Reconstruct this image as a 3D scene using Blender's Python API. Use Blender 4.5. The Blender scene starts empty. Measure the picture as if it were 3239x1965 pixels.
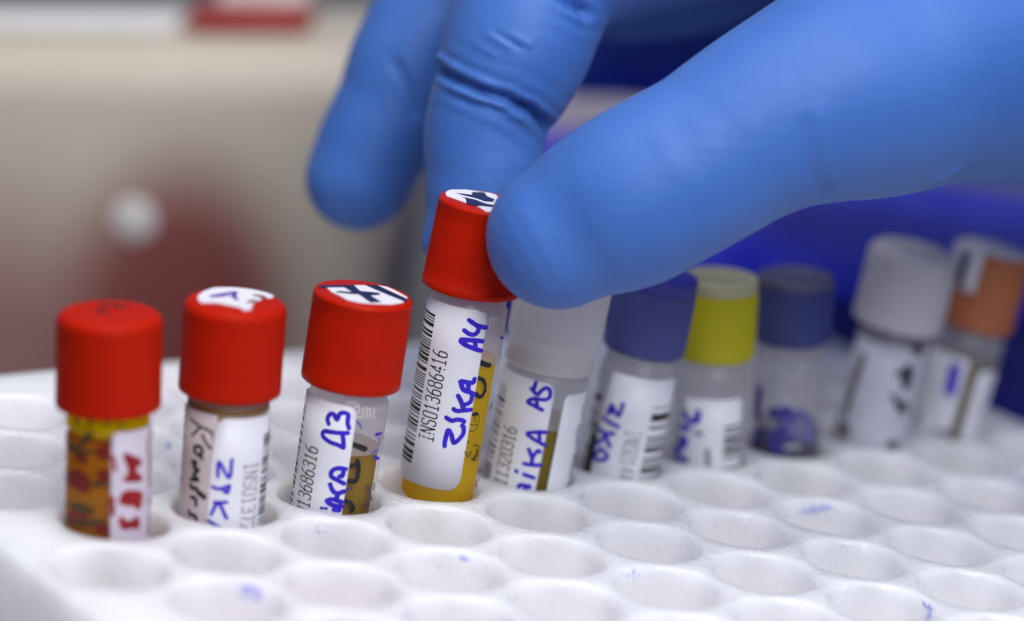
import bpy, bmesh, math, random
import numpy as np
from mathutils import Vector, Matrix, noise

S = 0.001                                  # everything below is written in millimetres
sc = bpy.context.scene
col = sc.collection

# ------------------------------------------------------------------ camera
cam = bpy.data.cameras.new('camera')
cam.sensor_width = 36.0
cam.lens = 100.03
cam.clip_start = 0.02
cam.clip_end = 20.0
cam.dof.use_dof = True
cam.dof.focus_distance = 0.3505
cam.dof.aperture_fstop = 7.1
camo = bpy.data.objects.new('camera', cam)
camo.location = (-205.565 * S, -272.441 * S, 116.175 * S)
camo.rotation_euler = (1.30427, -0.125954, -0.634092)
col.objects.link(camo)
sc.camera = camo

# ------------------------------------------------------------------ light
w = bpy.data.worlds.new('World')
sc.world = w
w.use_nodes = True
wb = w.node_tree.nodes['Background']
wb.inputs['Color'].default_value = (0.68, 0.85, 1.42, 1)
wb.inputs['Strength'].default_value = 0.2

def area(name, loc, target, size, power, color=(1, 1, 1), sy=None):
    l = bpy.data.lights.new(name, 'AREA')
    l.energy = power
    l.color = color
    l.shape = 'RECTANGLE'
    l.size = size
    l.size_y = sy or size
    o = bpy.data.objects.new(name, l)
    o.location = [c * S for c in loc]
    d = Vector(target) - Vector(loc)
    o.rotation_euler = d.to_track_quat('-Z', 'Y').to_euler()
    col.objects.link(o)
    return o

area('ceiling_lamp', (-130, 0, 740), (10, 0, 0), 0.42, 2.5, (1.0, 0.965, 0.925), 0.3)
area('front_fill', (-95, -275, 330), (-10, 0, 10), 0.24, 1.5, (0.97, 0.98, 1.02))  # unseen fill added at the front to brighten the hole walls

sc.view_settings.view_transform = 'Standard'
sc.view_settings.look = 'None'
sc.view_settings.exposure = 0.1
sc.view_settings.gamma = 1.0
sc.render.engine = 'CYCLES'
sc.cycles.use_denoising = True
sc.cycles.max_bounces = 12
sc.cycles.transparent_max_bounces = 24
sc.cycles.diffuse_bounces = 6
sc.cycles.caustics_refractive = False
sc.cycles.caustics_reflective = False
sc.cycles.sample_clamp_indirect = 4.0

# ------------------------------------------------------------------ materials
def new_mat(name):
    m = bpy.data.materials.new(name)
    m.use_nodes = True
    return m, m.node_tree.nodes, m.node_tree.links

def bsdf(m):
    return m.node_tree.nodes['Principled BSDF']

def tex_coord(N, L, scale, detail=3.0, rough=0.5, stretch=(1, 1, 1), space='Object'):
    tc = N.new('ShaderNodeTexCoord')
    mp = N.new('ShaderNodeMapping')
    mp.inputs['Scale'].default_value = stretch
    nz = N.new('ShaderNodeTexNoise')
    nz.inputs['Scale'].default_value = scale
    nz.inputs['Detail'].default_value = detail
    nz.inputs['Roughness'].default_value = rough
    L.new(tc.outputs[space], mp.inputs['Vector'])
    L.new(mp.outputs['Vector'], nz.inputs['Vector'])
    return tc, nz

def ramp(N, L, src, stops):
    r = N.new('ShaderNodeValToRGB')
    e = r.color_ramp.elements
    while len(e) < len(stops):
        e.new(0.5)
    for k, (p, c) in enumerate(stops):
        e[k].position = p
        e[k].color = c if len(c) == 4 else (*c, 1)
    L.new(src, r.inputs['Fac'])
    return r

def mixcol(N, L, fac, a, b):
    x = N.new('ShaderNodeMix')
    x.data_type = 'RGBA'
    for s, v in ((x.inputs[0], fac), (x.inputs[6], a), (x.inputs[7], b)):
        if hasattr(v, 'is_output'):
            L.new(v, s)
        elif isinstance(v, (int, float)):
            s.default_value = v
        else:
            s.default_value = (*v, 1)
    return x.outputs[2]

def bump(N, L, height, strength, dist, prev=None):
    b = N.new('ShaderNodeBump')
    b.inputs['Strength'].default_value = strength
    b.inputs['Distance'].default_value = dist
    L.new(height, b.inputs['Height'])
    if prev:
        L.new(prev, b.inputs['Normal'])
    return b.outputs['Normal']

def plain(name, c, rough=0.5, spec=0.5, var=0.06, nscale=300.0, bmp=0.0, sss=0.0, coat=0.0):
    """a painted or moulded surface with slight mottling, and fine relief"""
    m, N, L = new_mat(name)
    b = bsdf(m)
    tc, nz = tex_coord(N, L, nscale, 4)
    lo = tuple(max(0, x * (1 - var)) for x in c)
    hi = tuple(min(1, x * (1 + var)) for x in c)
    r = ramp(N, L, nz.outputs['Fac'], [(0.3, lo), (0.7, hi)])
    L.new(r.outputs['Color'], b.inputs['Base Color'])
    b.inputs['Roughness'].default_value = rough
    b.inputs['Specular IOR Level'].default_value = spec
    if sss:
        b.inputs['Subsurface Weight'].default_value = sss
        b.inputs['Subsurface Radius'].default_value = (0.002, 0.001, 0.0008)
        b.inputs['Subsurface Scale'].default_value = 1.0
    if coat:
        b.inputs['Coat Weight'].default_value = coat
        b.inputs['Coat Roughness'].default_value = 0.2
    if bmp:
        tc2, n2 = tex_coord(N, L, nscale * 6, 3)
        L.new(bump(N, L, n2.outputs['Fac'], bmp, 0.0001), b.inputs['Normal'])
    return m

def gloss_factor(N, L, lo=0.02, hi=0.35, p=5.0):
    lw = N.new('ShaderNodeLayerWeight'); lw.inputs['Blend'].default_value = 0.5
    pw = N.new('ShaderNodeMath'); pw.operation = 'POWER'; pw.inputs[1].default_value = p
    L.new(lw.outputs['Facing'], pw.inputs[0])
    ma = N.new('ShaderNodeMath'); ma.operation = 'MULTIPLY_ADD'; ma.inputs[1].default_value = hi - lo; ma.inputs[2].default_value = lo
    L.new(pw.outputs[0], ma.inputs[0])
    return ma.outputs[0]

def frosted(name, c, clear=0.5, rough=0.25, tint=(1, 1, 1), trans=0.6, wet=None):
    """thin clouded plastic: part clear, part scattering, with a soft gloss"""
    m, N, L = new_mat(name)
    N.remove(bsdf(m))
    out = N['Material Output']
    tr = N.new('ShaderNodeBsdfTransparent'); tr.inputs[0].default_value = (*tint, 1)
    df = N.new('ShaderNodeBsdfDiffuse'); df.inputs[0].default_value = (*c, 1)
    tl = N.new('ShaderNodeBsdfTranslucent'); tl.inputs[0].default_value = (*c, 1)
    gl = N.new('ShaderNodeBsdfGlossy'); gl.inputs['Roughness'].default_value = rough
    fr = gloss_factor(N, L)
    tc, nz = tex_coord(N, L, 220.0, 5, stretch=(1, 1, 0.5))
    rr = ramp(N, L, nz.outputs['Fac'], [(0.3, (clear * 0.86,) * 3), (0.7, (min(1, clear * 1.1),) * 3)])
    s1 = N.new('ShaderNodeMixShader'); s1.inputs[0].default_value = trans
    L.new(df.outputs[0], s1.inputs[1]); L.new(tl.outputs[0], s1.inputs[2])
    clr = rr.outputs['Color']
    if wet:                                 # plastic wetted from inside scatters less
        sp = N.new('ShaderNodeSeparateXYZ'); L.new(tc.outputs['Object'], sp.inputs[0])
        wm = N.new('ShaderNodeMapRange'); wm.inputs[1].default_value = (wet + 0.1) * S; wm.inputs[2].default_value = (wet - 0.1) * S
        L.new(sp.outputs['Z'], wm.inputs[0])
        clr = mixcol(N, L, wm.outputs[0], clr, (0.985, 0.985, 0.985))
    s2 = N.new('ShaderNodeMixShader')
    L.new(clr, s2.inputs[0]); L.new(s1.outputs[0], s2.inputs[1]); L.new(tr.outputs[0], s2.inputs[2])
    s3 = N.new('ShaderNodeMixShader')
    L.new(fr, s3.inputs[0]); L.new(s2.outputs[0], s3.inputs[1]); L.new(gl.outputs[0], s3.inputs[2])
    L.new(s3.outputs[0], out.inputs['Surface'])
    return m

def fluid(name, c, deep, cloud=0.45, swirl=0.35, clear_tint=None):
    """liquid in a vial: tinted refraction over a cloudy body, with soft swirls"""
    m, N, L = new_mat(name)
    N.remove(bsdf(m))
    out = N['Material Output']
    tc, nz = tex_coord(N, L, 160.0, 4, stretch=(1, 1, 0.6))
    r = ramp(N, L, nz.outputs['Fac'], [(0.5 - swirl * 0.5, deep), (0.5 + swirl * 0.5, c)])
    rf = N.new('ShaderNodeBsdfTransparent')
    tl = N.new('ShaderNodeBsdfTranslucent'); df = N.new('ShaderNodeBsdfDiffuse')
    for x in (tl, df):
        L.new(r.outputs['Color'], x.inputs[0])
    rf.inputs[0].default_value = (*(clear_tint or c), 1)
    s0 = N.new('ShaderNodeMixShader'); s0.inputs[0].default_value = 0.5
    L.new(df.outputs[0], s0.inputs[1]); L.new(tl.outputs[0], s0.inputs[2])
    s1 = N.new('ShaderNodeMixShader'); s1.inputs[0].default_value = cloud
    L.new(rf.outputs[0], s1.inputs[1]); L.new(s0.outputs[0], s1.inputs[2])
    L.new(s1.outputs[0], out.inputs['Surface'])
    return m

def ink(name, c, rough=0.5, var=0.25):
    return plain(name, c, rough, 0.3, var, 900.0)

INK = {
    'blue': ink('blue_marker_ink', (0.035, 0.012, 0.50)),
    'black': ink('black_marker_ink', (0.012, 0.012, 0.012), 0.45, 0.5),
    'print': ink('label_print', (0.015, 0.013, 0.012)),
    'greyprint': ink('grey_label_print', (0.16, 0.15, 0.16)),
    'red': ink('red_marker_ink', (0.27, 0.006, 0.009)),
    'darkred': ink('dark_red_ink', (0.15, 0.008, 0.002)),
    'olive': ink('olive_ink', (0.055, 0.04, 0.012)),
    'brown': ink('brown_ink', (0.16, 0.07, 0.02)),
    'purple': ink('purple_ink', (0.07, 0.04, 0.10)),
    'violet': ink('violet_ink', (0.09, 0.03, 0.36)),
    'navy': ink('navy_ink', (0.012, 0.012, 0.06)),
    'greyblue': ink('grey_blue_ink', (0.14, 0.13, 0.30)),
    'grey': ink('grey_ink', (0.22, 0.23, 0.28)),
    'mutedblue': ink('muted_blue_ink', (0.055, 0.045, 0.24)),
    'palegrey': ink('pale_grey_print', (0.36, 0.37, 0.44)),
    'greybrown': ink('grey_brown_ink', (0.14, 0.12, 0.11)),
    'emboss': plain('raised_white_print', (0.66, 0.62, 0.65), 0.5),
}
M_LABEL = plain('label_paper', (0.76, 0.755, 0.79), 0.42, 0.35, 0.02, 200.0, 0.05)
M_LABEL_OLD = plain('aged_label_paper', (0.58, 0.49, 0.49), 0.5, 0.3, 0.05, 200.0, 0.05)
M_LABEL_STAIN = None
M_RED = plain('red_cap_plastic', (0.43, 0.010, 0.0004), 0.42, 0.09, 0.05, 120.0, 0.12, sss=0.12)
M_RED_MATT = plain('matt_red_cap_plastic', (0.44, 0.010, 0.0004), 0.55, 0.08, 0.04, 120.0, 0.1, sss=0.12)
M_TUBE = frosted('frosted_tube_plastic', (0.82, 0.77, 0.79), 0.45, 0.2)
M_TUBE_DULL = frosted('clouded_tube_plastic', (0.76, 0.73, 0.74), 0.55, 0.3)
M_STICK = plain('white_cap_sticker', (0.80, 0.77, 0.81), 0.45, 0.3, 0.03)
M_NAVY = plain('navy_marker', (0.012, 0.012, 0.05), 0.4, 0.4, 0.3, 700.0)

# ------------------------------------------------------------------ mesh helpers
def link_mesh(name, verts, faces, mat, parent=None, smooth=True, scale=True):
    me = bpy.data.meshes.new(name)
    v = [(a * S, b * S, c * S) for a, b, c in verts] if scale else verts
    me.from_pydata(v, [], faces)
    me.update()
    if smooth:
        me.shade_smooth()
    o = bpy.data.objects.new(name, me)
    me.materials.append(mat)
    col.objects.link(o)
    if parent:
        o.parent = parent
    return o

def link_bm(name, bm, mat, parent=None, smooth=True):
    bmesh.ops.recalc_face_normals(bm, faces=bm.faces)
    bmesh.ops.scale(bm, vec=(S, S, S), verts=bm.verts)
    me = bpy.data.meshes.new(name)
    bm.to_mesh(me)
    bm.free()
    if smooth:
        me.shade_smooth()
    o = bpy.data.objects.new(name, me)
    me.materials.append(mat)
    col.objects.link(o)
    if parent:
        o.parent = parent
    return o

def empty(name, loc, label, cat, group=None):
    o = bpy.data.objects.new(name, None)
    o.empty_display_size = 0.005
    o.location = [c * S for c in loc]
    col.objects.link(o)
    tag(o, label, cat, group)
    return o

def tag(o, label=None, cat=None, group=None, kind=None):
    if label: o['label'] = label
    if cat: o['category'] = cat
    if group: o['group'] = group
    if kind: o['kind'] = kind
    return o

def rounded_box(size, r=1.0, seg=3):
    bm = bmesh.new()
    bmesh.ops.create_cube(bm, size=1.0)
    bmesh.ops.scale(bm, vec=size, verts=bm.verts)
    bmesh.ops.translate(bm, vec=(0, 0, size[2] / 2), verts=bm.verts)
    bmesh.ops.bevel(bm, geom=bm.edges[:], offset=r, segments=seg, profile=0.5, affect='EDGES')
    return bm

def lathe(profile, seg=64, ribs=0, amp=0.0, rib_z=None):
    """profile: (r, z) from the bottom up; closed at the axis where r == 0"""
    V, F, rings = [], [], []
    for r, z in profile:
        if r < 1e-6:
            V.append((0, 0, z)); rings.append([len(V) - 1])
            continue
        ring = []
        for k in range(seg):
            t = 2 * math.pi * k / seg
            rr = r
            if ribs and rib_z and rib_z[0] <= z <= rib_z[1]:
                rr = r + amp * (0.5 - 0.5 * math.cos(ribs * t)) - amp
            V.append((rr * math.sin(t), -rr * math.cos(t), z)); ring.append(len(V) - 1)
        rings.append(ring)
    for a, b in zip(rings, rings[1:]):
        for k in range(seg):
            k2 = (k + 1) % seg
            if len(a) == 1 and len(b) == 1: continue
            if len(a) == 1: F.append((a[0], b[k2], b[k]))
            elif len(b) == 1: F.append((a[k], a[k2], b[0]))
            else: F.append((a[k], a[k2], b[k2], b[k]))
    return V, F

def on_cyl(u, z, R, off):
    t = u / R
    return ((R + off) * math.sin(t), -(R + off) * math.cos(t), z)

def smooth_line(pl, step):
    """Catmull-Rom through the points, resampled"""
    P = [Vector((a, b, 0)) for a, b in pl]
    if len(P) == 2:
        n = max(2, int((P[1] - P[0]).length / step) + 1)
        return [P[0].lerp(P[1], k / n) for k in range(n + 1)]
    Q = [P[0] * 2 - P[1]] + P + [P[-1] * 2 - P[-2]]
    out = []
    for i in range(1, len(Q) - 2):
        n = max(2, int((Q[i + 1] - Q[i]).length / step) + 1)
        for k in range(n):
            t = k / n
            out.append(0.5 * ((2 * Q[i]) + (Q[i + 1] - Q[i - 1]) * t + (2 * Q[i - 1] - 5 * Q[i] + 4 * Q[i + 1] - Q[i + 2]) * t * t
                              + (3 * Q[i] - Q[i - 1] - 3 * Q[i + 1] + Q[i + 2]) * t ** 3))
    out.append(P[-1])
    return out

def ribbon(V, F, pl, width, place, lift0=0.0, curve=True, rnd=None):
    """a pen stroke laid on a surface: rounded ends, width wavering a little"""
    pts = smooth_line(pl, 0.14) if curve else [Vector((a, b, 0)) for a, b in pl]
    n = len(pts)
    h = width / 2
    left, right = [], []
    ext = []
    for i, q in enumerate(pts):
        d = (pts[min(i + 1, n - 1)] - pts[max(i - 1, 0)])
        if d.length < 1e-9: d = Vector((1, 0, 0))
        d.normalize()
        nn = Vector((-d.y, d.x, 0))
        hw = h * (1 + (rnd.uniform(-0.07, 0.07) if rnd else 0))
        left.append(q + nn * hw); right.append(q - nn * hw)
        ext.append(d)
    cap0 = [pts[0] + (-ext[0] * math.sin(a) + Vector((-ext[0].y, ext[0].x, 0)) * math.cos(a)) * h for a in [math.pi * k / 6 for k in range(1, 6)]] if curve else []
    cap1 = [pts[-1] + (ext[-1] * math.sin(a) - Vector((-ext[-1].y, ext[-1].x, 0)) * math.cos(a)) * h for a in [math.pi * k / 6 for k in range(1, 6)]] if curve else []
    b = len(V)
    m = 5                                   # columns across the stroke, so it hugs a curved wall
    for i in range(n):
        lf = lift0 + 0.004 * i / max(1, n)
        for k in range(m):
            q = left[i].lerp(right[i], k / (m - 1))
            V.append(place(q.x, q.y, lf))
    for i in range(n - 1):
        for k in range(m - 1):
            a = b + i * m + k
            F.append((a, a + 1, a + m + 1, a + m))
    if curve:
        for cap_, row, lf in ((cap0, [b + k for k in range(m)], lift0), (cap1, [b + (n - 1) * m + m - 1 - k for k in range(m)], lift0 + 0.004)):
            mid = sum(cap_, Vector((0, 0, 0))) / len(cap_)
            c = len(V)
            V.append(place(mid.x, mid.y, lf))
            for q in cap_:
                V.append(place(q.x, q.y, lf))
            loop = [row[0]] + list(range(c + 1, c + 6)) + [row[-1]] + row[-2:0:-1]
            for k in range(len(loop)):
                F.append((c, loop[k], loop[(k + 1) % len(loop)]))

GLYPH = {   # single-stroke label printer letters in a 0.62 x 1 box
    'I': [[(.1, 1), (.52, 1)], [(.31, 1), (.31, 0)], [(.1, 0), (.52, 0)]],
    'N': [[(.05, 0), (.05, 1), (.57, 0), (.57, 1)]],
    'S': [[(.57, .86), (.45, 1), (.17, 1), (.05, .88), (.05, .64), (.17, .53), (.45, .5), (.57, .38), (.57, .12), (.45, 0), (.17, 0), (.05, .14)]],
    '0': [[(.17, 0), (.05, .14), (.05, .86), (.17, 1), (.45, 1), (.57, .86), (.57, .14), (.45, 0), (.17, 0)]],
    '1': [[(.12, .8), (.31, 1), (.31, 0)], [(.14, 0), (.5, 0)]],
    '2': [[(.05, .84), (.17, 1), (.45, 1), (.57, .86), (.57, .62), (.05, 0), (.58, 0)]],
    '3': [[(.05, .86), (.17, 1), (.45, 1), (.57, .87), (.57, .64), (.45, .53), (.22, .53)], [(.45, .53), (.57, .4), (.57, .13), (.45, 0), (.17, 0), (.05, .14)]],
    '4': [[(.44, 0), (.44, 1), (.03, .3), (.6, .3)]],
    '6': [[(.52, 1), (.3, 1), (.05, .55), (.05, .14), (.17, 0), (.45, 0), (.57, .14), (.57, .42), (.45, .56), (.17, .56), (.05, .42)]],
    '7': [[(.05, 1), (.57, 1), (.25, 0)]],
    '8': [[(.17, .53), (.05, .66), (.05, .87), (.17, 1), (.45, 1), (.57, .87), (.57, .66), (.45, .53), (.17, .53), (.05, .4), (.05, .13), (.17, 0), (.45, 0), (.57, .13), (.57, .4), (.45, .53)]],
}

def print_text(text, u0, z0, adv, h, ccw, place, wpen):
    """ccw: reads upward, letter tops to the left; else reads downward, tops to the right"""
    V, F = [], []
    k = adv / 0.80
    for i, ch in enumerate(text):
        for pl in GLYPH.get(ch, []):
            q = []
            for a, b in pl:
                if ccw: q.append((u0 - b * h, z0 + i * adv + a * k))
                else: q.append((u0 + b * h, z0 - i * adv - a * k))
            # mitred strokes, one quad per segment with butt ends overlapping at slightly different lift
            for j in range(len(q) - 1):
                p0, p1 = Vector((*q[j], 0)), Vector((*q[j + 1], 0))
                d = (p1 - p0)
                if d.length < 1e-6: continue
                d = d.normalized() * wpen * 0.42
                m = 3
                ribbon(V, F, [((p0 - d).lerp(p1 + d, t / m)).xy[:] for t in range(m + 1)], wpen, place, 0.003 * (j % 3), curve=False)
    return V, F

def bars(u0, u1, za, zb, seed, place, unit=0.17, du=0.0):
    rnd = random.Random(seed)
    V, F = [], []
    z = za
    n = 8
    while z < zb:
        t = rnd.choice([1, 1, 1, 2, 2, 3]) * unit
        t = min(t, zb - z)
        b = len(V)
        for k in range(n + 1):
            u = u0 + (u1 - u0) * k / n
            V.append(place(u, z, 0)); V.append(place(u, z + t, 0))
        for k in range(n):
            F.append((b + 2 * k, b + 2 * k + 2, b + 2 * k + 3, b + 2 * k + 1))
        z += t + rnd.choice([1, 1, 1, 2, 2, 3]) * unit
    return V, F

def label_patch(R, u0, u1, z0, z1, rc, t0, t1, wav=0.0):
    """a paper label wrapped on a cylinder, corners rounded, with its own thickness"""
    us = [u0 + (u1 - u0) * k / 48 for k in range(49)]
    for e in (0.02, 0.08, 0.18, 0.35, 0.6, 0.85):
        us += [u0 + rc * e, u1 - rc * e]
    us = sorted(us)
    V, F = [], []
    def cut(u):
        d = min(u - u0, u1 - u)
        return 0 if d >= rc else rc - math.sqrt(max(0, rc * rc - (rc - d) ** 2))
    rows = 5
    for u in us:
        c = cut(u)
        for j in range(rows):
            f = j / (rows - 1)
            V.append(on_cyl(u, (z0 + c) * (1 - f) + (z1 - c) * f, R, t1))
    n = len(us)
    for i in range(n - 1):
        for j in range(rows - 1):
            a = i * rows + j
            F.append((a, a + rows, a + rows + 1, a + 1))
    rim = [(i, 0) for i in range(n)] + [(n - 1, j) for j in range(1, rows)] + [(i, rows - 1) for i in range(n - 2, -1, -1)] + [(0, j) for j in range(rows - 2, 0, -1)]
    b = len(V)
    for i, j in rim:
        v = V[i * rows + j]
        s = (R + t0) / math.hypot(v[0], v[1])
        V.append((v[0] * s, v[1] * s, v[2]))
    m = len(rim)
    for k in range(m):
        i, j = rim[k]; i2, j2 = rim[(k + 1) % m]
        F.append((i * rows + j, b + k, b + (k + 1) % m, i2 * rows + j2))
    return V, F

def scan_fill(V, F, poly, place, lift=0.0, row=0.12, cell=0.3):
    """a filled shape lying on a surface, cut into small quads so that it follows the curve"""
    lo = min(q[1] for q in poly); hi = max(q[1] for q in poly)
    n = max(2, int((hi - lo) / row))
    def spans(z):
        xs = []
        for i in range(len(poly)):
            (a, b), (c, d) = poly[i - 1], poly[i]
            if (b <= z) != (d <= z):
                xs.append(a + (c - a) * (z - b) / (d - b))
        xs.sort()
        return list(zip(xs[::2], xs[1::2]))
    for i in range(n):
        z0 = lo + (hi - lo) * i / n; z1 = lo + (hi - lo) * (i + 1) / n
        for a, c in spans((z0 + z1) / 2):
            m = max(1, int((c - a) / cell))
            b = len(V)
            for k in range(m + 1):
                u = a + (c - a) * k / m
                V.append(place(u, z0, lift)); V.append(place(u, z1, lift))
            for k in range(m):
                F.append((b + 2 * k, b + 2 * k + 2, b + 2 * k + 3, b + 2 * k + 1))

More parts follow.
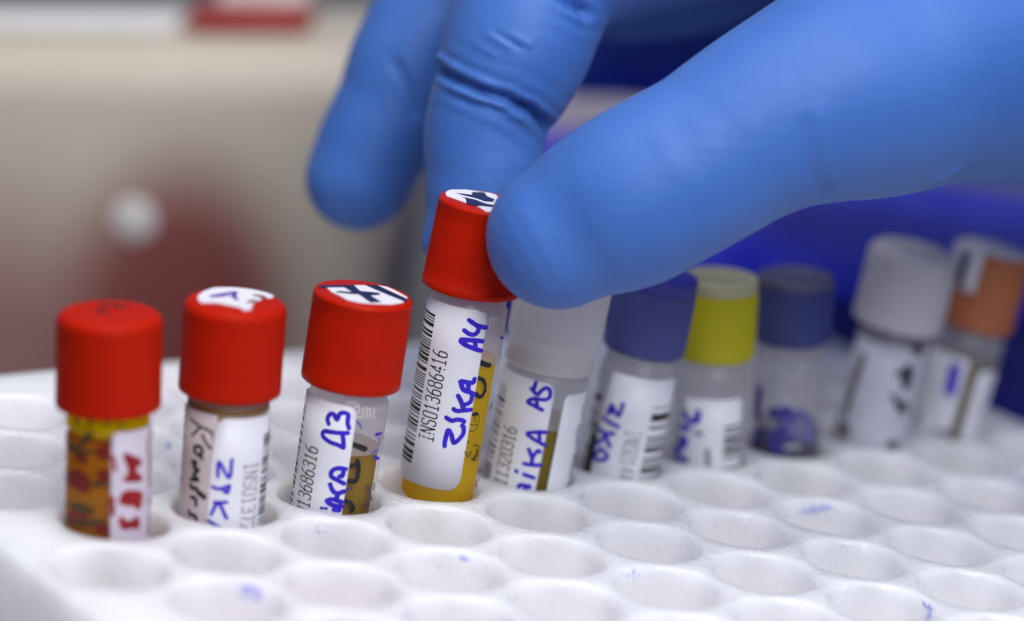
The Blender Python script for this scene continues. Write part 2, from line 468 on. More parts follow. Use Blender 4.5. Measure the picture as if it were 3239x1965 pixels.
# ------------------------------------------------------------------ measured data (mm)
TUBES = {
 1: {"P": [-47.283, 1.786, 25.018], "a": [-0.0599, 0.0458, 0.9972], "y": [0.4819, 0.8762, -0.0113], "ink": [["red", 0.44, [[6.35, 30.99], [5.61, 29.52], [6.03, 27.69], [6.18, 24.68]]], ["red", 0.44, [[6.27, 22.94], [6.3, 22.36]]], ["red", 0.44, [[6.22, 20.78], [6.0, 18.78]]], ["red", 0.44, [[0.68, 29.16], [0.86, 27.58]]], ["red", 0.44, [[0.64, 24.21], [0.72, 22.17]]]], "skin": [["brown", 0.44, [[-3.93, 33.42], [-3.99, 32.51]]], ["brown", 0.44, [[-2.05, 33.77], [-2.18, 32.97]]], ["brown", 0.44, [[0.05, 33.86], [-0.11, 33.08]]], ["brown", 0.44, [[3.4, 33.59], [3.83, 33.34]]], ["brown", 0.33, [[1.49, 32.8], [1.61, 32.57]]]], "letters": [["red", [[1.6662000000000003, 29.537435714285714], [2.2538, 29.526135714285715], [4.0504999999999995, 28.486535714285715], [4.6042, 27.978035714285717], [4.152200000000001, 27.639035714285715], [3.4290000000000003, 27.345235714285714], [3.7567000000000004, 26.768935714285718], [4.6494, 26.102235714285715], [4.5703000000000005, 25.61633571428571], [1.9148, 25.944035714285715], [1.7114000000000003, 26.350835714285715], [2.3555, 26.904535714285714], [2.3442000000000003, 27.672935714285714], [1.8018, 28.757735714285715]]], ["red", [[1.7256, 24.8165], [2.381, 25.0425], [4.2907, 24.534], [4.7653, 23.957700000000003], [4.3472, 22.206200000000003], [3.5901, 22.387], [2.9799, 23.0198], [2.3471, 22.8729], [1.9402999999999997, 23.3814], [1.4995999999999998, 23.178], [1.2962, 23.7091], [1.477, 24.4549]]], ["red", [[1.2788000000000002, 21.8175], [1.9116, 21.874], [2.1828000000000003, 21.252499999999998], [3.019, 21.241200000000003], [3.6178999999999997, 21.6932], [4.2055, 21.0378], [4.2394, 19.7383], [3.0416, 20.2016], [1.9454999999999998, 20.066000000000003], [1.3579, 20.777900000000002]]]], "blots": [["darkred", [[-1.3, 30.34], [-0.29, 30.68], [0.4, 30.29], [0.46, 29.61], [0.42, 28.83], [-0.48, 28.77], [-1.39, 29.1]]], ["darkred", [[-4.59, 28.78], [-2.98, 29.26], [-2.18, 28.55], [-2.59, 27.98], [-3.85, 28.17]]], ["darkred", [[-1.16, 27.72], [-0.04, 27.54], [0.49, 27.46], [0.5, 27.09], [0.18, 26.81], [0.51, 26.07], [0.52, 25.66], [-0.65, 25.76], [-1.14, 26.42]]], ["darkred", [[-5.96, 26.57], [-3.48, 27.13], [-2.27, 26.68], [-1.91, 25.78], [-2.01, 24.81], [-2.91, 24.43], [-4.11, 24.84], [-5.91, 24.66]]], ["darkred", [[0.11, 24.28], [0.54, 23.99], [0.59, 22.17], [0.36, 21.67], [0.03, 22.52]]], ["darkred", [[-1.73, 20.43], [-0.59, 21.09], [0.26, 20.88], [0.65, 19.67], [0.28, 19.57]]], ["darkred", [[-6.11, 20.95], [-4.31, 22.52], [-2.64, 22.33], [-1.86, 21.83], [-3.26, 20.85], [-5.54, 20.34]]], ["olive", [[-4.68, 29.43], [-3.0, 30.88], [-2.7, 31.72], [-1.71, 32.03], [-1.59, 31.54], [-2.5, 30.69], [-3.66, 29.68]]], ["olive", [[-5.65, 30.56], [-4.61, 30.29], [-3.38, 29.63], [-1.35, 30.05], [-1.29, 29.61], [-3.37, 29.12], [-4.59, 29.17], [-5.74, 29.07]]], ["olive", [[-2.26, 25.9], [-0.44, 26.15], [0.51, 25.91], [0.52, 25.57], [-1.74, 25.55]]], ["olive", [[-5.6, 22.77], [-2.65, 23.12], [-1.2, 22.64], [-1.47, 22.05], [-3.28, 22.32], [-5.59, 22.26]]], ["olive", [[-6.1, 20.61], [-2.62, 21.2], [-0.12, 21.67], [-0.01, 21.25], [-2.25, 20.58], [-5.54, 20.22]]]], "topink": [["darkred", 1.3, [[-0.7, 2.59], [0.19, 3.04], [1.51, 2.1]]], ["darkred", 1.0, [[-1.32, 0.55], [-0.58, -0.61]]]]},
 2: {"P": [-31.097, 0.835, 25.74], "a": [-0.0268, 0.0201, 0.9994], "y": [0.5303, 0.8478, -0.0028], "ink": [["black", 0.35, [[-4.93, 30.86], [-3.4, 30.45], [-2.03, 30.15], [-1.52, 29.58], [-1.37, 28.58], [-1.63, 28.05], [-2.29, 28.53], [-2.92, 29.48]]], ["black", 0.35, [[-3.38, 30.21], [-4.27, 29.24], [-4.52, 28.99]]], ["black", 0.45, [[-3.96, 27.76], [-3.13, 27.98], [-2.74, 27.47], [-3.12, 26.95], [-3.87, 27.16], [-3.95, 27.64]]], ["black", 0.45, [[-2.71, 26.63], [-3.34, 26.96]]], ["black", 0.45, [[-4.2, 25.81], [-3.51, 25.92], [-3.89, 25.23], [-3.11, 25.08], [-3.81, 24.28], [-3.05, 23.88], [-4.17, 23.63]]], ["black", 0.45, [[-4.19, 22.95], [-3.95, 22.6], [-3.22, 22.74], [-3.2, 22.5]]], ["black", 0.45, [[-3.96, 21.43], [-3.29, 21.44], [-3.13, 20.69]]], ["black", 0.45, [[-2.94, 18.9], [-3.21, 19.32], [-3.94, 19.3], [-4.14, 19.66]]], ["black", 0.64, [[-2.9, 22.33], [-2.07, 21.91]]]], "skin": [["black", 0.22, [[-6.71, 29.56], [-6.84, 29.03]]], ["black", 0.22, [[-6.41, 28.44], [-6.39, 27.97]]], ["black", 0.22, [[-6.49, 23.17], [-6.6, 22.64]]]], "ink2": [["blue", 0.43, [[-0.64, 24.71], [-0.59, 26.53], [0.66, 24.67], [0.85, 26.93]]], ["blue", 0.43, [[-1.17, 23.38], [-0.37, 23.23], [0.74, 23.7]]], ["blue", 0.43, [[0.09, 23.14], [0.57, 22.8], [0.77, 23.62]]], ["blue", 0.43, [[-0.82, 21.5], [0.56, 21.61]]], ["blue", 0.43, [[-1.11, 19.94], [-0.37, 21.43], [0.69, 19.63]]], ["blue", 0.43, [[-1.33, 19.11], [-0.42, 18.64], [0.53, 18.24]]]], "sticker": [[-4.45, 0.33], [-3.91, 2.54], [-2.66, 4.76], [-1.86, 5.61], [1.17, 6.1], [3.22, 5.69], [4.5, 2.68], [4.24, 1.78], [3.42, 1.78], [2.35, -0.35], [2.03, -1.25], [1.85, -3.92], [1.06, -4.52], [0.5, -3.26], [-1.4, -2.34], [-2.22, -1.95], [-3.98, -2.41], [-4.4, -1.09]], "topink": [["violet", 0.6, [[-2.83, 0.75], [-0.43, 3.05], [-0.1, 3.13], [-0.24, 1.44], [0.12, -0.01]]], ["violet", 0.6, [[-2.72, 0.48], [-0.51, 1.67]]], ["darkred", 0.8, [[1.59, -0.75], [2.13, -0.1]]], ["darkred", 0.8, [[2.32, 2.32], [2.86, 2.25], [3.25, 1.63]]]]},
 3: {"P": [-14.066, -0.792, 26.058], "a": [0.0241, -0.02, 0.9995], "y": [0.5831, 0.8124, 0.0022], "ink": [["blue", 0.58, [[-1.85, 29.52], [-2.09, 30.11], [-1.85, 30.75], [-1.39, 30.88], [-0.92, 30.27], [-0.69, 31.04], [-0.18, 31.31], [0.33, 31.09], [0.38, 30.14], [0.65, 29.46]]], ["blue", 0.58, [[0.6, 28.83], [-0.48, 28.67], [-2.23, 28.46], [-2.31, 27.78], [-1.34, 27.32], [-0.38, 27.16], [0.33, 26.91]]], ["blue", 0.58, [[-0.03, 28.65], [0.2, 27.85], [0.34, 27.03]]], ["blue", 0.58, [[1.0, 24.23], [0.04, 24.21], [-0.59, 23.76], [-0.58, 23.07], [0.25, 22.7], [1.04, 22.36]]], ["blue", 0.58, [[0.77, 23.85], [0.73, 23.32], [0.4, 23.23]]], ["blue", 0.58, [[-0.57, 22.02], [-0.12, 21.26], [0.48, 21.04], [1.18, 21.37]]], ["blue", 0.58, [[-0.67, 19.89], [-0.08, 20.2], [1.1, 19.98]]], ["blue", 0.58, [[0.51, 21.05], [0.42, 20.31]]], ["blue", 0.58, [[-0.5, 19.68], [0.26, 19.44], [1.18, 19.42]]], ["blue", 0.58, [[0.33, 18.9], [0.96, 18.91]]], ["blue", 0.33, [[-1.22, 18.84], [-1.04, 18.84]]], ["blue", 0.33, [[-0.73, 18.94], [-0.56, 18.91]]]], "skin": [["black", 0.7, [[1.4, 27.43], [2.16, 27.16], [3.19, 26.79]]], ["black", 0.61, [[2.3, 25.3], [2.59, 24.63], [2.69, 23.42], [2.48, 22.73], [1.63, 22.7]]], ["black", 0.61, [[1.47, 24.62], [2.22, 24.82]]], ["black", 0.55, [[1.42, 20.16], [2.18, 19.87], [2.77, 19.18], [2.6, 18.83]]], ["purple", 0.39, [[4.55, 21.77], [4.99, 21.07], [5.89, 19.77]]], ["purple", 0.39, [[1.44, 21.61], [2.08, 21.74]]], ["purple", 0.39, [[6.09, 21.72], [6.04, 21.06]]], ["purple", 0.3, [[4.63, 19.81], [4.43, 19.11]]], ["purple", 0.3, [[5.09, 19.47], [5.12, 18.98]]], ["blue", 0.43, [[4.63, 28.48], [5.82, 28.41]]], ["blue", 0.43, [[5.07, 25.48], [6.37, 24.99]]], ["blue", 0.18, [[5.46, 27.99], [5.63, 26.86]]], ["blue", 0.18, [[1.42, 30.48], [1.98, 29.9], [2.1, 29.55]]], ["blue", 0.18, [[4.28, 26.16], [5.59, 26.39]]], ["emboss", 0.18, [[0.91, 31.98], [1.26, 32.37], [1.58, 31.8], [1.24, 30.94], [1.82, 30.97]]], ["emboss", 0.18, [[2.14, 30.86], [2.09, 31.93], [2.51, 32.05], [2.7, 30.85]]], ["emboss", 0.18, [[2.55, 31.81], [2.97, 31.97], [3.18, 30.77]]], ["emboss", 0.18, [[3.57, 32.11], [3.7, 30.67]]]], "sticker": [[-4.53, -0.11], [-3.79, -1.77], [-2.99, -2.55], [-1.83, -4.15], [-0.46, -4.6], [0.99, -4.39], [3.56, -3.26], [4.77, -1.87], [5.38, -0.09], [5.25, 1.07], [3.92, 3.04], [2.78, 4.29], [1.66, 4.5], [-1.37, 2.76], [-2.62, 1.09]], "marks": [[[-5.54, -0.69], [-5.38, 0.45], [-1.38, 2.86], [-1.06, 1.88], [-2.45, 1.08], [-4.53, -0.21]], [[-2.45, 1.08], [-1.32, 2.79], [-0.52, 0.72], [0.86, -0.78], [2.3, -3.05], [0.98, -3.99], [-0.55, -1.17], [-1.63, -0.12]], [[-3.36, -1.73], [-3.07, -0.94], [-1.67, -0.56], [-0.4, 0.58], [1.78, 0.99], [2.08, 0.22], [0.91, -0.75], [-0.6, -1.2], [-1.95, -1.55]], [[-0.03, 3.63], [1.56, 4.33], [2.82, 2.84], [5.44, -0.06], [5.36, -1.13], [5.03, -1.32], [1.87, 1.66]]]},
 4: {"P": [1.935, -1.521, 37.141], "a": [0.0282, -0.0229, 0.9993], "y": [0.6147, 0.7887, 0.0007], "ink": [["blue", 0.61, [[0.46, 31.14], [1.38, 30.63], [2.09, 30.44], [2.73, 30.36]]], ["blue", 0.61, [[0.08, 29.76], [0.74, 29.41], [1.3, 29.38], [1.72, 29.75], [1.8, 30.42]]], ["blue", 0.61, [[2.56, 28.58], [1.8, 28.65], [-0.0, 28.56], [-0.07, 28.27], [0.61, 27.91], [1.8, 27.55], [2.58, 27.36]]], ["blue", 0.61, [[1.61, 28.54], [1.8, 27.63]]], ["blue", 0.61, [[2.34, 23.67], [2.15, 23.18], [0.7, 23.26], [0.71, 23.07], [1.14, 22.24], [1.96, 21.96], [2.56, 21.71]]], ["blue", 0.61, [[1.61, 23.2], [1.79, 22.1]]], ["blue", 0.57, [[0.36, 19.58], [0.76, 19.39], [1.68, 19.55], [2.51, 19.67]]], ["blue", 0.57, [[0.63, 21.36], [1.06, 20.74], [1.43, 19.99], [1.67, 19.62]]], ["blue", 0.57, [[1.4, 20.23], [2.06, 20.51], [2.36, 20.91], [2.34, 21.78]]], ["blue", 0.57, [[-0.33, 18.34], [0.32, 18.07], [0.94, 18.28], [1.6, 18.26], [1.91, 18.08]]], ["blue", 0.57, [[0.02, 14.67], [-0.04, 15.33], [0.13, 16.77], [0.61, 16.21], [1.05, 15.24], [1.59, 15.72], [2.04, 16.52], [1.96, 17.3], [1.74, 17.56]]]], "skin": [["black", 0.66, [[2.69, 25.89], [3.53, 25.55], [4.4, 25.31]]], ["black", 0.52, [[2.87, 23.77], [3.65, 23.49], [4.25, 22.66], [4.24, 21.98], [4.04, 21.42]]], ["black", 0.5, [[2.86, 21.78], [3.3, 21.48]]], ["black", 0.52, [[2.77, 21.69], [3.45, 21.32], [3.98, 21.38], [4.21, 21.79], [4.39, 22.06]]], ["black", 0.11, [[2.88, 19.06], [3.23, 19.26], [3.71, 19.16], [4.11, 18.39], [4.0, 17.23], [3.32, 16.75], [2.67, 17.02]]], ["black", 0.11, [[2.51, 17.9], [3.27, 17.58], [3.98, 17.63]]], ["black", 0.11, [[3.4, 18.65], [3.54, 17.96]]], ["black", 0.43, [[3.06, 18.98], [3.63, 19.0]]], ["black", 0.16, [[2.58, 15.16], [3.01, 15.44]]], ["black", 0.16, [[3.81, 14.92], [4.84, 14.62], [5.31, 13.99], [5.2, 13.32], [4.71, 12.77], [3.83, 13.08]]], ["black", 0.16, [[2.67, 14.08], [3.0, 13.78], [3.32, 13.27]]], ["black", 0.16, [[3.61, 13.54], [3.41, 13.95], [3.63, 14.03]]], ["black", 0.41, [[4.66, 14.15], [4.67, 13.51], [4.22, 13.03]]], ["black", 0.39, [[6.67, 19.97], [6.38, 19.65], [6.1, 19.4]]], ["black", 0.39, [[6.12, 11.09], [6.52, 10.91]]], ["black", 0.27, [[6.16, 9.93], [5.68, 9.55], [6.02, 8.88]]], ["black", 0.27, [[6.99, 18.01], [7.2, 17.46]]], ["black", 0.2, [[7.86, 23.11], [7.86, 22.96]]], ["black", 0.2, [[7.59, 22.45], [7.86, 22.31]]], ["blue", 0.34, [[5.92, 28.77], [6.97, 28.41], [7.86, 28.09]]], ["blue", 0.34, [[7.42, 25.92], [7.85, 25.89]]], ["blue", 0.11, [[7.86, 27.75], [7.86, 27.27]]], ["blue", 0.11, [[7.86, 26.97], [7.86, 26.68]]], ["emboss", 0.1, [[1.86, 32.05], [2.17, 32.26], [2.47, 31.98], [2.43, 31.6], [2.17, 31.11], [2.63, 31.08]]], ["emboss", 0.1, [[3.31, 30.54], [3.27, 31.55]]], ["emboss", 0.1, [[3.3, 31.26], [3.58, 31.58], [3.82, 31.28], [3.83, 30.51]]], ["emboss", 0.1, [[3.84, 31.23], [4.22, 31.49], [4.52, 31.12], [4.48, 30.41]]], ["emboss", 0.1, [[5.46, 31.19], [5.44, 30.13]]]], "sticker": [[-4.98, 1.07], [-4.58, 2.95], [-2.62, 4.41], [0.41, 4.84], [1.24, 4.32], [1.94, 1.26], [1.69, -3.3], [0.78, -5.47], [0.28, -5.4], [-0.58, -3.65], [-2.31, -2.51], [-3.87, -1.23], [-4.8, -0.59]], "marks": [[[-3.81, 1.71], [-1.71, 2.14], [-1.78, 3.67], [-0.29, 4.55], [0.18, 2.64], [1.12, 1.77], [0.98, 0.11], [-0.01, -0.39], [-1.15, 0.55], [-2.87, 1.06]], [[-2.92, -0.09], [-2.43, 0.05], [-1.22, -0.17], [0.13, -1.38], [1.23, -1.46], [1.07, -2.66], [-0.6, -3.22], [-0.78, -3.57], [-2.19, -3.08], [-2.4, -0.59]]]},
 5: {"P": [16.553, -1.265, 26.87], "a": [0.046, -0.037, 0.9983], "y": [0.6452, 0.764, -0.0014], "ink": [["blue", 0.53, [[-1.13, 31.83], [-1.24, 30.9], [-1.67, 31.05], [-0.66, 30.34], [-0.31, 30.9], [0.27, 31.47], [0.83, 31.12], [0.9, 30.29], [0.35, 29.84]]], ["blue", 0.53, [[0.12, 29.85], [-1.01, 29.71], [-1.69, 29.1], [-0.84, 28.85], [0.32, 28.49]]], ["blue", 0.53, [[-0.65, 29.68], [-0.38, 28.85]]], ["blue", 0.53, [[1.33, 25.64], [0.26, 25.5], [-0.92, 25.02], [-0.01, 24.48], [1.55, 23.89]]], ["blue", 0.53, [[0.5, 25.42], [0.78, 24.26]]], ["blue", 0.53, [[-0.36, 23.01], [0.23, 21.99], [0.33, 21.16]]], ["blue", 0.53, [[-0.62, 21.01], [0.64, 21.07], [1.48, 21.22]]], ["blue", 0.53, [[0.23, 21.99], [0.73, 23.02], [1.07, 22.95]]], ["blue", 0.53, [[-0.36, 19.62], [0.96, 19.39]]], ["blue", 0.53, [[-1.41, 19.83], [-1.3, 19.74]]], ["blue", 0.53, [[-0.71, 17.77], [-0.54, 18.15], [0.03, 18.16], [0.7, 18.07]]], ["blue", 0.53, [[0.1, 17.83], [0.48, 18.27]]]], "skin": [], "ink2": [["black", 0.32, [[8.55, 29.13], [7.14, 28.57], [7.62, 27.47], [8.55, 26.39], [6.7, 25.75], [7.27, 24.16], [8.55, 23.11]]], ["black", 0.32, [[8.55, 21.6], [7.36, 20.83], [7.38, 19.6], [8.55, 18.22], [7.07, 17.84]]], ["black", 0.53, [[8.12, 29.22], [8.55, 29.07]]], ["black", 0.53, [[8.55, 23.14], [8.55, 23.13]]], ["black", 0.53, [[7.46, 21.79], [8.55, 21.7]]]]},
 6: {"P": [31.798, -1.451, 26.509], "a": [0.0436, -0.0349, 0.9984], "y": [0.6691, 0.7431, -0.0033], "ink": [["blue", 0.57, [[-3.0, 26.02], [-2.62, 27.33], [-1.48, 26.18], [-1.15, 27.92]]], ["blue", 0.57, [[-2.77, 26.24], [-2.21, 26.66]]], ["blue", 0.57, [[-3.55, 25.26], [-2.35, 24.97], [-1.18, 24.8]]], ["blue", 0.57, [[-3.89, 23.54], [-2.64, 23.36], [-1.58, 23.74]]], ["blue", 0.57, [[-2.61, 23.23], [-3.1, 22.35], [-3.88, 21.47]]], ["blue", 0.57, [[-2.54, 22.9], [-1.77, 21.85]]], ["blue", 0.57, [[-2.95, 21.16], [-3.66, 20.07], [-3.4, 19.54], [-2.18, 19.85], [-1.84, 20.59], [-2.88, 21.13]]]], "skin": [["purple", 0.86, [[-7.45, 27.02], [-5.02, 27.55]]], ["brown", 0.37, [[-7.86, 25.16], [-5.12, 25.16]]], ["brown", 0.37, [[-7.86, 23.71], [-4.94, 23.81]]], ["brown", 0.37, [[-7.86, 20.26], [-5.7, 20.19]]]]},
 7: {"P": [44.118, 0.609, 24.814], "a": [-0.0691, 0.0519, 0.9963], "y": [0.6585, 0.7526, 0.0065], "ink": [["blue", 0.91, [[-3.59, 26.79], [-3.18, 25.99], [-1.82, 25.98], [-1.6, 27.2]]], ["blue", 0.91, [[-4.07, 24.62], [-2.87, 24.77]]], ["blue", 0.91, [[-4.2, 22.91], [-3.2, 22.98], [-3.85, 21.86], [-4.88, 21.18], [-4.12, 20.35], [-3.01, 20.21]]], ["greyblue", 0.63, [[-1.72, 24.34], [-1.06, 24.34]]], ["grey", 0.76, [[-0.1, 21.96], [0.1, 20.16]]]], "skin": []},
 8: {"P": [58.56, 1.065, 24.094], "a": [-0.0785, 0.0585, 0.9952], "y": [0.6767, 0.7362, 0.0101], "ink": [], "skin": [["mutedblue", 1.72, [[-4.68, 28.97], [-5.06, 25.59]]], ["mutedblue", 1.72, [[-4.6, 23.09], [-5.65, 21.06]]], ["mutedblue", 1.72, [[-1.93, 26.47], [-1.13, 26.2]]], ["mutedblue", 1.72, [[-0.29, 26.94], [0.5, 26.07]]], ["mutedblue", 1.72, [[-0.71, 24.29], [-0.57, 22.86]]], ["mutedblue", 1.72, [[-1.88, 23.21], [-1.8, 21.78], [-0.79, 21.0]]], ["greyblue", 1.64, [[1.88, 26.57], [3.09, 25.16], [3.57, 22.73]]], ["greyblue", 1.64, [[-0.07, 25.26], [1.8, 23.31]]], ["palegrey", 0.75, [[2.17, 33.04], [-2.01, 32.62], [-1.96, 28.16], [0.26, 28.27]]], ["palegrey", 0.75, [[-0.01, 21.73], [1.62, 21.88]]]]},
 9: {"P": [77.641, -2.135, 27.986], "a": [0.0579, -0.0471, 0.9972], "y": [0.7301, 0.6833, -0.0101], "ink": [["greybrown", 1.3, [[-3.8, 28.57], [-4.15, 25.39], [-4.41, 22.52], [-4.47, 20.3]]], ["greybrown", 2.44, [[-4.94, 17.78], [-3.9, 17.59]]], ["black", 1.75, [[4.0, 31.56], [4.27, 31.34]]], ["black", 1.75, [[3.24, 28.58], [3.53, 26.42]]], ["black", 1.75, [[3.63, 23.22], [4.04, 22.78]]], ["black", 1.75, [[3.68, 17.22], [4.03, 17.0]]], ["black", 0.81, [[1.64, 27.98], [2.57, 27.81]]], ["black", 0.81, [[1.92, 24.55], [3.24, 23.07]]]], "skin": []},
 10: {"P": [93.247, -2.556, 27.004], "a": [0.0818, -0.0648, 0.9945], "y": [0.7486, 0.6627, -0.0184], "ink": [["blue", 1.75, [[-0.78, 28.05], [-0.71, 26.28], [-0.58, 24.23]]], ["purple", 0.78, [[-4.75, 18.44], [-4.69, 19.37]]], ["purple", 0.78, [[-0.8, 18.0], [0.57, 18.27]]]], "skin": [["brown", 1.25, [[2.48, 23.77], [3.18, 19.49]]]]},
}
HAND = {
 'index': [[10.09, 11.68, 29.09, 6.0], [11.11, 11.78, 32.47, 7.0], [12.08, 12.71, 36.62, 7.6], [12.45, 14.02, 41.25, 7.9], [12.96, 14.22, 44.93, 8.0], [14.15, 13.9, 48.66, 8.9], [15.77, 14.11, 52.96, 9.65], [17.93, 15.25, 57.35, 9.9], [21.15, 16.92, 61.95, 10.2], [30.11, 21.16, 64.12, 10.2], [45.54, 29.01, 64.79, 10.6], [60.12, 31.75, 67.83, 11.5], [79.1, 32.18, 74.27, 13]],
 'index_tip': [[6.88, 12.49, 27.9, 2.9], [8.9, 12.6, 29.01, 4.5]],
 'middle': [[14.73, 44.58, 27.92, 7.4], [16.76, 44.65, 32.78, 7.9], [19.27, 44.45, 37.93, 8.2], [21.31, 44.8, 43.61, 8.6], [25.05, 45.2, 49.51, 9.2], [29.78, 46.23, 55.69, 9.7], [43.9, 50.15, 61.11, 10], [62.19, 48.21, 66.74, 11], [81.19, 43.72, 74.25, 13]],
 'ring': [[62.12, 49.39, 54.69, 8.6], [74.2, 46.19, 57.77, 9.2], [88.66, 45.55, 66.04, 10], [92.47, 41.28, 70.05, 11], [98.11, 35.02, 76.29, 13]],
 'pinky': [[98.21, 60.04, 61.02, 7.5], [106.09, 54.46, 62.88, 8.5], [113.54, 46.32, 67.82, 9.5], [117.52, 36.36, 74.84, 12]],
 'thumb': [[4.59, -13.48, 35.79, 8.84], [7.59, -15.24, 38.32, 9.89], [10.76, -17.71, 41.08, 10.69], [14.91, -19.86, 44.34, 10.74], [19.39, -21.65, 47.5, 10.74], [22.78, -22.77, 50.11, 11.09], [27.12, -23.95, 52.78, 11.84], [33.34, -25.29, 55.48, 13.32], [41.34, -25.58, 57.63, 14.88], [50.85, -25.44, 60.69, 16.88], [67.44, -23.98, 64.64, 21.5], [87.93, -21.06, 70.25, 25.35], [110.82, -14.24, 77.37, 26]],
 'palm': [[85.79, 35.34, 75.8, 15], [101.08, 30.11, 80.3, 20], [114.26, 17.51, 81.61, 24], [119.04, -6.7, 79.78, 27], [137.74, -21.61, 79.36, 29], [156.58, -35.86, 81.2, 29], [181.95, -58.81, 84.19, 29], [226.41, -95.71, 86.66, 33], [270.37, -132.41, 88.55, 36]],
 'palm_edge': [[98.11, 35.02, 76.29, 13], [121.1, 28.72, 83.85, 18], [135.39, 8.01, 83.33, 24]],
}
CREASES = [
 [-1.5, 0.8, [[7.15, 20.09, 49.78], [6.17, 16.58, 49.59], [5.89, 12.59, 49.2], [6.96, 9.42, 48.68], [9.17, 6.95, 48.0], [12.35, 5.65, 46.75], [15.81, 6.3, 44.8], [19.74, 8.39, 42.74]]],
 [0.6, 0.6, [[7.14, 20.31, 50.93], [6.56, 17.39, 50.82], [5.94, 12.91, 50.42], [7.19, 9.03, 49.57], [9.16, 6.79, 49.05]]],
 [0.7, 0.6, [[5.95, 16.21, 48.49], [5.85, 12.32, 48.19], [7.04, 9.34, 47.74], [9.68, 6.66, 47.2], [13.35, 5.84, 45.5], [17.42, 7.68, 43.34]]],
 [-0.5, 0.5, [[5.63, 14.19, 47.6], [6.2, 10.74, 47.05], [8.15, 7.96, 46.7], [10.98, 6.27, 45.87]]],
 [-0.9, 0.7, [[9.37, 6.76, 47.93], [12.43, 5.7, 46.52], [15.89, 6.39, 44.67], [19.96, 8.18, 42.51]]],
 [0.22, 0.4, [[7.57, 10.42, 55.77], [8.43, 8.35, 55.15], [9.67, 6.78, 54.43]]],
 [0.2, 0.4, [[9.21, 8.32, 56.32], [10.85, 6.38, 55.46], [11.94, 5.5, 54.8]]],
 [-0.2, 0.4, [[8.18, 9.53, 56.06], [9.36, 7.41, 55.24], [10.93, 5.83, 54.42]]],
 [0.18, 0.4, [[6.75, 11.69, 54.32], [7.48, 9.39, 53.65], [8.39, 7.84, 53.03]]],
 [-1.6, 0.8, [[15.23, 7.32, 61.22], [17.0, 6.38, 60.26], [19.18, 5.99, 59.39], [25.62, 10.35, 57.42]]],
 [0.4, 0.6, [[15.2, 6.54, 59.79], [17.14, 5.84, 58.88], [19.17, 5.71, 58.17]]],
 [-0.3, 1.3, [[21.97, -33.93, 56.25], [22.58, -34.85, 52.46], [24.85, -34.75, 48.36], [30.63, -31.34, 43.69]]],
 [0.28, 1.4, [[23.26, -34.01, 58.24], [23.65, -35.35, 53.06], [25.87, -35.32, 48.98], [30.92, -32.68, 44.55]]],
 [-0.5, 0.8, [[46.97, -33.49, 44.71], [49.31, -33.51, 45.43], [49.45, -35.83, 47.35], [48.79, -38.05, 49.77]]],
 [0.35, 1.0, [[42.98, -35.89, 47.05], [44.8, -36.72, 47.98], [45.85, -38.08, 49.86]]],
 [0.06, 1.3, [[8.16, -22.77, 51.84], [8.19, -26.43, 49.24], [9.35, -28.74, 46.3]]],
 [0.07, 1.4, [[12.33, -24.8, 54.75], [12.71, -28.84, 51.72], [13.73, -30.8, 47.69]]],
 [-0.07, 1.3, [[10.16, -23.94, 53.08], [10.47, -27.61, 50.47], [11.53, -29.78, 47.0]]],
 [0.06, 1.3, [[16.48, -28.5, 57.05], [16.71, -31.23, 53.71], [17.74, -32.6, 49.03]]],
 [-0.6, 1.0, [[14.78, 40.34, 46.38], [15.47, 38.33, 43.94], [16.62, 36.84, 40.81], [17.98, 36.12, 37.47]]],
]

# ------------------------------------------------------------------ the bench
def mat_bench():
    m, N, L = new_mat('bench_laminate')
    b = bsdf(m)
    tc, nz = tex_coord(N, L, 6.0, 5)
    r = ramp(N, L, nz.outputs['Fac'], [(0.3, (0.17, 0.15, 0.125)), (0.7, (0.22, 0.20, 0.165))])
    L.new(r.outputs['Color'], b.inputs['Base Color'])
    b.inputs['Roughness'].default_value = 0.45
    return m
link_mesh('bench_top', [(-2500, -2500, -50), (4000, -2500, -50), (4000, 4000, -50), (-2500, 4000, -50)], [(0, 1, 2, 3)], mat_bench(), smooth=False)
tag(bpy.data.objects['bench_top'], kind='structure')

# ------------------------------------------------------------------ the white tube rack
PITCH = 15.0
ROWH = PITCH * math.sqrt(3) / 2
X0, X1, Y0, Y1 = -60.4, 104.5, -108.0, 53.0
holes = []
solid = []
for k in range(-6, 11):                                   # rows, counted towards the viewer
    y = -k * ROWH
    for j in range(-3, 15):
        x = -60 + 15 * j + (0 if k % 2 == 0 else 7.5)
        inside = -53.0 < x < 98.0 and -93 < y < 40
        (holes if inside else solid).append((x, y))

